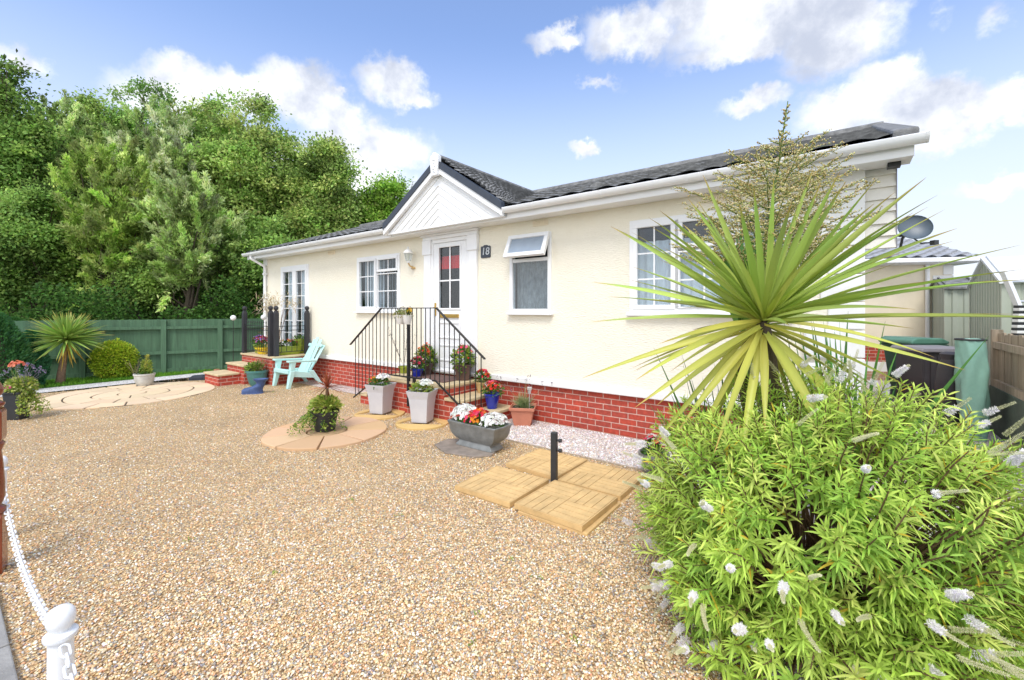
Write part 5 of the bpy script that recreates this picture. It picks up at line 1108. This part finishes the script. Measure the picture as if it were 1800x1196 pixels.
# curled bare branches in the opening
b = MB()
for i in range(26):
    q = hol+RNG.normal(size=3)*np.array([.16, .10, .12])+np.array([0, .12, 0]); m0 = np.array([RNG.normal()*.1, RNG.normal()*.1, .03]); w = RNG.normal(size=3)*.06
    b.tube([m0, m0*.5+q*.5+w+np.array([0, 0, -.08]), q*.8+m0*.2-w, q], [.007, .005, .004, .002], 5, cap=False)
b.build('bare_branches', M['stem'], hb, smooth=True)
def spike(kind):
    v = Veg(); Lk = .115 if kind != 3 else .075; P = []; D = []; S_ = []; C = []
    bend = .25
    for i in range(210):
        t = (i+.5)/210; a = i*2.39996; x = bend*Lk*t*t*.6; z = Lk*t; open_ = (t < (.45 if kind == 1 else .85 if kind == 3 else .2)) if kind else False
        r = .0072*(1-.6*t)+(.003 if open_ else 0); d = np.array([math.cos(a), math.sin(a), .35]); P.append((x+math.cos(a)*r*.5, math.sin(a)*r*.5, z)); D.append(d)
        S_.append((.0115 if open_ else .0066)*(1-.3*t)); w = (1, .98, .96) if RNG.random() < .75 else (.90, .85, .95); C.append(w if open_ else ((.74, .74, .46) if i % 3 else (.84, .80, .58)))
    P, D, S_, C = map(np.array, (P, D, S_, C)); v.rhomb(P, D, rdir(len(P))*.3+np.array([0, 0, 1.0]), S_, S_*.62, C); v.rhomb(P, D+rdir(len(P))*.5, rdir(len(P)), S_*1.35, S_*.28, C*.97)
    me_o = v.obj('flower_spike', M['petal'], hb); mb = MB(); return me_o
prot = [spike(k) for k in (0, 1, 2, 3)]
cand = [t for t in tips if t[2] > .78 and t[0][1] < .40 and (t[0][0]*-.45+t[0][1]*-.85+(t[0][2]-.5)*.5) > -.12]; random.shuffle(cand)
for i in range(97):
    p, ax, s = cand[i]; k = [0, 1, 0, 0, 2, 0, 1, 0, 3, 1][i % 10]; left = p[0] < -.5
    if left and RNG.random() < .6: k = 3 if RNG.random() < .25 else 1
    o_ = prot[k] if i < 1 and False else prot[k].copy()
    if o_.name not in COL.objects: COL.objects.link(o_)
    d = Vector(ax*.6+np.array([p[0], p[1]-.35, .15])*.7+RNG.normal(size=3)*.35).normalized()
    o_.parent = hb; o_.rotation_mode = 'QUATERNION'; o_.rotation_quaternion = d.to_track_quat('Z', 'Y'); o_.location = Vector(p)+d*.04; sc = RNG.uniform(.9, 1.3); o_.scale = (sc, sc, sc)
for o_ in prot: bpy.data.objects.remove(o_)

# ================================================================= SMALL CORDYLINE, BUSHES AT THE LEFT
sc_ = empty('small_cordyline_palm', (-9.72, 9.42, 0), 0, 'small cordyline palm with leaning brown trunk in front of the green fence', 'palm tree')
b = MB(); b.tube([(0, 0, -.02), (.03, 0, .25), (.09, 0, .6), (.14, 0, .95)], [.085, .07, .055, .045], 12); b.build('trunk', mat('pale_bark', (.22, .14, .09), .9, .3, 20, .6, 40), sc_, smooth=True)
n = 280; D = rdir(n, .55); D = D[D[:, 2] > -.45]; n = len(D); vg = Veg(); P = np.zeros((n, 3))+np.array([.14, 0, .96])
vg.blade(P, D, RNG.normal(size=(n, 3))*.4+np.array([0, 0, 1.0]), .62+RNG.random(n)*.2, .045, .14, jitc((.30, .42, .08), n, .15), jitc((.26, .42, .09), n, .18), 7, 'sword', .3, (.55, .42, .1), .85)
n = 12; D = np.stack([RNG.normal(size=n)*.3, RNG.normal(size=n)*.3, -np.ones(n)], 1); vg.blade(np.zeros((n, 3))+np.array([.14, 0, .93]), D, RNG.normal(size=(n, 3)), .45+RNG.random(n)*.2, .04, .02, jitc((.62, .42, .05), n), jitc((.65, .45, .08), n), 5, 'sword', .3)
vg.obj('sword_leaves', M['sword'], sc_)
gb = empty('golden_bush', (-9.22, 10.15, 0), 0, 'rounded yellow green clipped bush in front of the green fence', 'bush')
vg = Veg(); d = rdir(9000, .15); bump = 1+.07*np.sin(d[:, :1]*9+d[:, 2:]*7)+.05*np.sin(d[:, 1:2]*13); P = np.array([0, 0, .43])+d*np.array([.40, .40, .44])*bump*(.72+.28*RNG.random((9000, 1))); P = P[P[:, 2] > .01]; n = len(P)
vg.rhomb(P, norm(P-np.array([0, 0, .4])+rdir(n)*.25), rdir(n)*.6+np.array([0, 0, 1.0]), .05, .032, jitc(None, n, .15, [(.42, .56, .04), (.56, .62, .06), (.30, .46, .03)])); vg.obj('foliage', M['leaf'], gb)
b = MB(); b.tube([(0, 0, 0), (0, 0, .4)], [.04, .02], 8); b.build('trunk', M['stem'], gb)
def conifer(x, y, h, r, label, cols):
    T = empty('conifer_shrub', (x, y, 0), 0, label, 'conifer', 'dark conifers by the left fence'); vg = Veg()
    n = 9000; t = RNG.random(n)**.8; a = RNG.random(n)*6.283; rr = r*np.sin(np.pi*np.minimum(1, t*.85+.15))**.7*(1-.25*t)*(1+.16*np.sin(a*5+t*9)+.1*np.sin(a*11-t*17))*(.72+.28*RNG.random(n))
    P = np.stack([np.cos(a)*rr, np.sin(a)*rr, t*h], 1); D = np.stack([np.cos(a), np.sin(a), np.full(n, .9)], 1)+rdir(n)*.4; vg.rhomb(P, D, rdir(n), .075, .028, jitc(None, n, .15, cols)); vg.obj('foliage', M['treeleaf'], T)
    b = MB(); b.tube([(0, 0, 0), (0, 0, h*.8)], [r*.35, r*.1], 8); b.build('trunk', M['barkm'], T)
DG = [(.07, .20, .05), (.10, .26, .08), (.08, .22, .09)]
conifer(-9.95, 8.5, 1.5, .42, 'bushy dark green conifer at the left edge, nearest of two', DG)
conifer(-9.95, 9.05, 1.15, .25, 'shorter bluish green conifer beside the larger one at left', [(.07, .24, .11), (.10, .3, .14)])
conifer(-11.1, 9.75, 1.4, .5, 'leafy dark conifer half behind the small palm at left', [(.06, .18, .04), (.09, .24, .05)])

# ================================================================= TREES BEYOND THE FENCE
def tree(px, pyt, hw_, pyb, Y, label, kind, cols, nb=16, nc=420, lpc=180, lsz=.12, name='broadleaf_tree', xs=1.0):
    X = (px-900)/F*Y; zt = EYE-(pyt-HOR)*Y/F; zb = EYE-(pyb-HOR)*Y/F; rx = hw_*Y/F; h = zt-zb
    T = empty(name, (X, Y, 0), 0, label, 'tree', 'trees beyond the green fence')
    zc = (zt+zb)/2; ry = rx*.75; blobs = []
    for i in range(nb):
        d = rdir(1)[0]; k = RNG.random()**.4*.66
        blobs.append((np.array([d[0]*rx*k, d[1]*ry*k, zc+d[2]*h/2*k]), np.array([rx, ry, h/2])*RNG.uniform(.24, .42)))
    blobs.append((np.array([RNG.normal()*rx*.12, 0, zt-h*.17]), np.array([rx*.4, rx*.4, h*.16])))
    vg = Veg(); cl = []
    bi = RNG.integers(0, len(blobs), nc)
    for i in bi:
        c, r = blobs[i]; d = rdir(1, .25)[0]; cl.append(c+d*r*RNG.uniform(.78, 1.1))
    cl = np.array(cl); tone = np.clip(1+RNG.normal(size=nc)*.32, .35, 1.7)
    m = lpc
    if kind == 'willow':
        out = norm((cl-np.array([0, 0, zc-h*.3]))*np.array([1, 1, .8])+np.array([0, 0, h*.18])+RNG.normal(size=cl.shape)*h*.16)
        t = RNG.random((nc, m)); Lc = RNG.uniform(.35, .85, (nc, 1))
        P = cl[:, None]+out[:, None]*(t*Lc)[..., None]+RNG.normal(size=(nc, m, 3))*.07*(1.2-t)[..., None]-np.array([0, 0, 1])*(t**2*.15)[..., None]
        D = out[:, None]+RNG.normal(size=(nc, m, 3))*.5; asp = .30; G = np.zeros_like(P)
    else:
        g = RNG.normal(size=(nc, m, 3)); rad = RNG.uniform(.13, .30, (nc, 1, 1))*np.array([1, 1, .6])
        P = cl[:, None]+g*rad; D = g*.6+RNG.normal(size=(nc, m, 3)); asp = .62; G = norm(g)*.55
    cc = np.asarray(cols)[RNG.integers(0, len(cols), nc)][:, None]*tone[:, None, None]*(1+RNG.normal(size=(nc, m, 1))*.18)*(1+RNG.normal(size=(nc, m, 3))*.05)
    P = P.reshape(-1, 3); D = D.reshape(-1, 3); C = np.clip(cc.reshape(-1, 3), .005, 1); k = P[:, 2] > .1; G = G.reshape(-1, 3)[k]; P, D, C = P[k], D[k], C[k]; n = len(P)
    l = lsz*(.6+RNG.random(n)*.7); vg.rhomb(P, D, RNG.normal(size=(n, 3))*.35+G+np.array([-.05, -.30, .62]), l, l*asp, C); vg.obj('crown', M['treeleaf'], T)
    b = MB(); k = (.008 if kind == 'willow' else .012)*zt+.05; top = np.array([RNG.normal()*.2, 0, zt-h*.25]); b.tube([(0, 0, -.1), (RNG.normal()*.12, RNG.normal()*.1, zt*.25), (RNG.normal()*.2, 0, zt*.5), top], [k, k*.8, k*.55, k*.15], 9)
    for i in range(26):
        c = cl[RNG.integers(0, nc)]; s = RNG.uniform(.15, .7); a = np.array([0, 0, max(.4, zt*.12+ (zt*.6)*s)]); a[2] = min(a[2], c[2]-.1*h) if c[2]-.1*h > .5 else .5; mid = a*.5+c*.5+np.array([0, 0, -.06*h*RNG.random()])+RNG.normal(size=3)*.12; b.tube([a, mid, c], [k*.38, k*.22, .012], 5, cap=False)
    b.build('trunk', M['barkm'], T, smooth=True)
SYC = [(.33, .48, .12), (.41, .55, .15), (.25, .40, .09), (.48, .56, .17)]; OAK = [(.26, .40, .09), (.31, .46, .10), (.20, .34, .08)]; WIL = [(.46, .60, .20), (.54, .66, .28), (.34, .50, .14)]; PAL = [(.56, .66, .32), (.46, .60, .24), (.66, .72, .44)]; MID = [(.29, .46, .12), (.35, .52, .14), (.22, .39, .09)]
tree(440, 165, 108, 500, 17.5, 'tallest rounded sycamore standing left of the white gable', 'round', SYC, 22, 560)
tree(575, 245, 88, 500, 17.0, 'sycamore with a stepped ragged crown above the low left roof', 'round', SYC, 18, 440)
tree(665, 318, 62, 520, 18.5, 'small bright tree just left of the gable above the roof', 'round', [(.30, .48, .07), (.24, .42, .06)], 12, 240)
tree(245, 145, 105, 470, 19.5, 'dark topped tree rising behind the pale willow', 'round', MID, 18, 420)
tree(20, 105, 66, 420, 14.5, 'dark oak reaching in from the left edge with open branches', 'round', OAK, 12, 170, lpc=120)
tree(115, 190, 95, 500, 17.0, 'feathery mid green willow near the left edge', 'willow', WIL, 16, 420, lpc=150, lsz=.15, name='willow_tree')
tree(275, 190, 88, 520, 16.0, 'pale silvery willow in the middle of the wood edge', 'willow', PAL+WIL[:1], 16, 420, lpc=150, lsz=.15, name='willow_tree')
tree(190, 265, 112, 548, 14.6, 'yellow green bushy willow before the taller trees', 'willow', [(.46, .60, .15), (.54, .64, .22), (.34, .50, .10)], 16, 460, lpc=150, lsz=.14, name='willow_tree')
tree(335, 328, 80, 545, 14.2, 'grey green plumed willow low above the fence centre', 'willow', [(.46, .60, .20), (.58, .68, .32), (.36, .50, .14)], 14, 340, lpc=150, lsz=.14, name='willow_tree')
tree(60, 330, 110, 560, 14.0, 'dense mid green tree hanging over the left end of the fence', 'round', MID[:1]+OAK, 18, 460, lsz=.10)
tree(470, 380, 105, 560, 16.0, 'shaded leafy tree filling the gap behind the house corner', 'round', MID+OAK, 18, 420)
tree(-70, 230, 90, 560, 15.0, 'leafy tree partly outside the left edge of the photo', 'round', MID, 14, 260)
tree(378, 182, 66, 500, 20.0, 'green tree behind the plumed willow and the tall sycamore', 'round', SYC, 14, 300)
tree(165, 172, 70, 470, 18.2, 'rounded mid green tree between the left willow and the dark topped tree', 'round', SYC, 14, 300)
tree(292, 430, 66, 575, 14.6, 'low dark leafy tree at the fence under the plumed willow', 'round', OAK, 12, 180, lsz=.095)
tree(322, 186, 52, 470, 18.8, 'mid green crown filling the dip between the dark topped tree and the tall sycamore', 'round', SYC, 12, 240)
# undergrowth and far wood
vg = Veg(); n = 90000
x = RNG.uniform(-22, -3, n); y = 13.2+(x+10)*.42+RNG.random(n)**2*3.0; z = RNG.random(n)**1.2*1.75*(1+.35*np.sin(x*1.9)+.2*np.sin(x*4.7)); y = np.maximum(y, 11.4+(x+10)*.6); cg = RNG.integers(0, 3, n)
vg.rhomb(np.stack([x, y, z], 1), rdir(n), RNG.normal(size=(n, 3))*.7+np.array([0, -.3, .8]), .10, .065, jitc(None, n, .25, [(.06, .14, .03), (.10, .22, .04), (.14, .28, .06)]))
tag(vg.obj('undergrowth', M['treeleaf']), 'dark tangled undergrowth and ivy behind the green fence', 'undergrowth', kind='stuff')
vg = Veg(); n = 110000
x = RNG.uniform(-44, 2, n); y = 24+RNG.random(n)*5+np.maximum(0, (x+12))*.2; H_ = 6.2+1.2*np.sin(x*.7)+.8*np.sin(x*1.9+1)-np.maximum(0, x+12)*.28; z = RNG.random(n)**.8*H_
vg.rhomb(np.stack([x, y, z], 1), rdir(n), RNG.normal(size=(n, 3))*.7+np.array([0, -.3, .8]), .26, .16, jitc(None, n, .25, [(.08, .16, .035), (.11, .21, .04), (.06, .12, .03)]))
tag(vg.obj('far_woodland', M['treeleaf']), 'dark mass of woodland far behind the nearer trees', 'woodland', kind='stuff')
# hillside bulk inside the wood so no ground horizon shows
b = MB()
b.hexa([(-60, 30, -1), (4, 30, -1), (4, 44, -1), (-60, 44, -1)], [(-60, 33, 5.2), (-8, 33, 4.2), (-8, 44, 4.2), (-60, 44, 5.2)]); tag(b.build('hill', M['ground']), 'dark wooded bank behind the trees', 'hill', kind='structure')

# ================================================================= SKY
W = bpy.data.worlds.new('World'); SC.world = W; W.use_nodes = True; nt = W.node_tree; L = nt.links; bg = nt.nodes['Background']
SUN_AZ, SUN_EL = math.atan2(-.22, -.97), R(56)
sky = N(nt, 'ShaderNodeTexSky', sky_type='NISHITA'); sky.sun_disc = False; sky.sun_elevation = SUN_EL; sky.sun_rotation = SUN_AZ % (2*math.pi); sky.air_density = 1.0; sky.dust_density = .6; sky.ozone_density = 1.6
tc = N(nt, 'ShaderNodeTexCoord'); nv = N(nt, 'ShaderNodeVectorMath', operation='NORMALIZE'); L.new(tc.outputs['Generated'], nv.inputs[0]); sp = N(nt, 'ShaderNodeSeparateXYZ'); L.new(nv.outputs[0], sp.inputs[0])
az = N(nt, 'ShaderNodeMath', operation='ARCTAN2'); L.new(sp.outputs['X'], az.inputs[0]); L.new(sp.outputs['Y'], az.inputs[1])
el = N(nt, 'ShaderNodeMath', operation='ARCSINE'); L.new(sp.outputs['Z'], el.inputs[0])
cb = N(nt, 'ShaderNodeCombineXYZ'); L.new(az.outputs[0], cb.inputs['X']); L.new(el.outputs[0], cb.inputs['Y'])
def m2(op, a, b_=None, c=None):
    n = N(nt, 'ShaderNodeMath', operation=op)
    for i, v in enumerate((a, b_, c)):
        if v is None: continue
        if isinstance(v, (int, float)): n.inputs[i].default_value = v
        else: L.new(v, n.inputs[i])
    return n.outputs[0]
ns = N(nt, 'ShaderNodeTexNoise', i_Scale=7.0, i_Detail=9.0, i_Roughness=.58); L.new(nv.outputs[0], ns.inputs['Vector'])
ns2 = N(nt, 'ShaderNodeTexNoise', i_Scale=26.0, i_Detail=8.0, i_Roughness=.6); L.new(nv.outputs[0], ns2.inputs['Vector'])
wv = N(nt, 'ShaderNodeVectorMath', operation='SUBTRACT'); L.new(ns2.outputs['Color'], wv.inputs[0]); wv.inputs[1].default_value = (.5, .5, .5)
wp = N(nt, 'ShaderNodeVectorMath', operation='MULTIPLY_ADD'); L.new(wv.outputs[0], wp.inputs[0]); wp.inputs[1].default_value = (.075, .075, 0); L.new(cb.outputs[0], wp.inputs[2])
CL = [(1350, 20, 215, 62, 1), (1110, 55, 90, 42, 1), (985, 68, 52, 20, .9), (1480, 60, 110, 60, 1), (1300, 85, 120, 26, .8), (1250, 0, 130, 40, 1),
      (1550, 160, 75, 50, 1.1), (1630, 190, 100, 42, 1.1), (1480, 195, 80, 40, 1), (1730, 195, 110, 40, 1), (1620, 230, 190, 36, .8), (1320, 180, 60, 20, .7), (1770, 325, 80, 18, .6),
      (690, 145, 58, 38, 1.1), (720, 170, 50, 18, .8), (330, 140, 75, 35, 1), (420, 160, 80, 40, 1), (520, 160, 90, 45, 1), (580, 200, 60, 40, 1), (660, 260, 110, 40, .9), (600, 165, 16, 10, .7), (300, 180, 110, 50, .8), (40, 115, 60, 22, .6), (1026, 262, 22, 11, .7), (1050, 150, 40, 9, .4), (1650, 20, 30, 20, .3), (1745, 40, 30, 18, .35), (560, 320, 200, 60, .9)]
den = None
for (px, py, rx, ry, w_) in CL:
    dx, dz = (px-900)/F, -(py-HOR)/F; A = math.atan2(dx, 1); E_ = math.atan2(dz, math.hypot(dx, 1)); ra = rx/F/(1+dx*dx); re = ry/F/math.hypot(dx, 1)*math.cos(E_)
    s_ = N(nt, 'ShaderNodeVectorMath', operation='SUBTRACT'); L.new(wp.outputs[0], s_.inputs[0]); s_.inputs[1].default_value = (A, E_, 0)
    t_ = N(nt, 'ShaderNodeVectorMath', operation='MULTIPLY'); L.new(s_.outputs[0], t_.inputs[0]); t_.inputs[1].default_value = (1/ra, 1/re, 0)
    l_ = N(nt, 'ShaderNodeVectorMath', operation='LENGTH'); L.new(t_.outputs[0], l_.inputs[0]); d_ = m2('MULTIPLY_ADD', l_.outputs['Value'], -w_, w_*1.25)
    den = d_ if den is None else m2('MAXIMUM', den, d_)
nf = m2('MULTIPLY_ADD', m2('SUBTRACT', ns.outputs['Fac'], .5), 1.35, den)
mr = N(nt, 'ShaderNodeMapRange', interpolation_type='SMOOTHSTEP'); L.new(nf, mr.inputs['Value']); mr.inputs['From Min'].default_value = -.05; mr.inputs['From Max'].default_value = .62
# scattered cloud everywhere outside the part in view (overhead, behind), thickened for ambient fill
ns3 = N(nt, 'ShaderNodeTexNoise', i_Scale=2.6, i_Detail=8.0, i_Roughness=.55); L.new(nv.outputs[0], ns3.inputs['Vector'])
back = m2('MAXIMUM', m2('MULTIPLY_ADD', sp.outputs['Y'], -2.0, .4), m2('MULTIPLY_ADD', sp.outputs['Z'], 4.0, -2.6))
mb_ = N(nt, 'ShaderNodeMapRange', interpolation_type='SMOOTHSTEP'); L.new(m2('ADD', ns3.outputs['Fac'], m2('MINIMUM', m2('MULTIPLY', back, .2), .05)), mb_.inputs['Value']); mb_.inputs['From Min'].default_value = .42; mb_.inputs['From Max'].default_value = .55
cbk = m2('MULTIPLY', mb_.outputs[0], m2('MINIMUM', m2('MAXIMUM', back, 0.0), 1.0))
# thin haze whitening low down
hz = N(nt, 'ShaderNodeMapRange', interpolation_type='SMOOTHSTEP'); L.new(el.outputs[0], hz.inputs['Value']); hz.inputs['From Min'].default_value = R(33); hz.inputs['From Max'].default_value = R(3); hz.inputs['To Min'].default_value = .0; hz.inputs['To Max'].default_value = .9
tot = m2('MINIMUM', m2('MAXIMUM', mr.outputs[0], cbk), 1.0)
sc2 = N(nt, 'ShaderNodeVectorMath', operation='MULTIPLY'); L.new(sky.outputs[0], sc2.inputs[0]); SKYK = .205; sc2.inputs[1].default_value = (SKYK*1.0, SKYK*.97, SKYK*1.04)
mh = N(nt, 'ShaderNodeMix', data_type='RGBA'); L.new(hz.outputs[0], mh.inputs['Factor']); L.new(sc2.outputs[0], mh.inputs['A']); mh.inputs['B'].default_value = (.66, .70, .77, 1)
shade = N(nt, 'ShaderNodeMapRange', interpolation_type='SMOOTHSTEP'); L.new(m2('MULTIPLY_ADD', m2('SUBTRACT', ns2.outputs['Fac'], .5), .5, m2('MULTIPLY_ADD', m2('SUBTRACT', ns.outputs['Fac'], .45), 1.4, m2('MULTIPLY', el.outputs[0], .9))), shade.inputs['Value']); shade.inputs['From Min'].default_value = .15; shade.inputs['From Max'].default_value = .75
cc = N(nt, 'ShaderNodeMix', data_type='RGBA'); L.new(shade.outputs[0], cc.inputs['Factor']); cc.inputs['A'].default_value = (.95, .96, .98, 1); cc.inputs['B'].default_value = (.46, .50, .60, 1)
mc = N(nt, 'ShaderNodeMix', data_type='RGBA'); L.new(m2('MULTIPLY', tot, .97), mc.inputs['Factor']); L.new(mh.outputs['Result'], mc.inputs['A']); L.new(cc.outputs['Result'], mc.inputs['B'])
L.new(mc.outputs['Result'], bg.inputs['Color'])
# added fill: unseen sky behind and overhead brightened to lift the ambient light
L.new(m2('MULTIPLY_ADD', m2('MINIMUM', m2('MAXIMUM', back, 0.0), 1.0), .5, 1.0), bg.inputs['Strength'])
sd = bpy.data.lights.new('sun', 'SUN'); sd.energy = 2.0; sd.angle = R(24); sd.color = (1, .955, .88); so = bpy.data.objects.new('sun', sd); COL.objects.link(so)
dv = Vector((math.sin(SUN_AZ)*math.cos(SUN_EL), math.cos(SUN_AZ)*math.cos(SUN_EL), math.sin(SUN_EL))); so.rotation_mode = 'QUATERNION'; so.rotation_quaternion = dv.to_track_quat('Z', 'Y')
# ================================================================= CAMERA
cdm = bpy.data.cameras.new('camera'); cdm.sensor_width = 36; cdm.sensor_fit = 'HORIZONTAL'; cdm.lens = 36*F/1800; cdm.shift_y = -(598-HOR)/1800; cdm.clip_start = .05; cdm.clip_end = 1000
co = bpy.data.objects.new('camera', cdm); COL.objects.link(co); co.location = (0, 0, EYE); co.rotation_euler = (R(90), 0, 0); SC.camera = co
SC.view_settings.view_transform = 'Standard'; SC.view_settings.look = 'None'; SC.view_settings.exposure = .47; SC.view_settings.gamma = 1
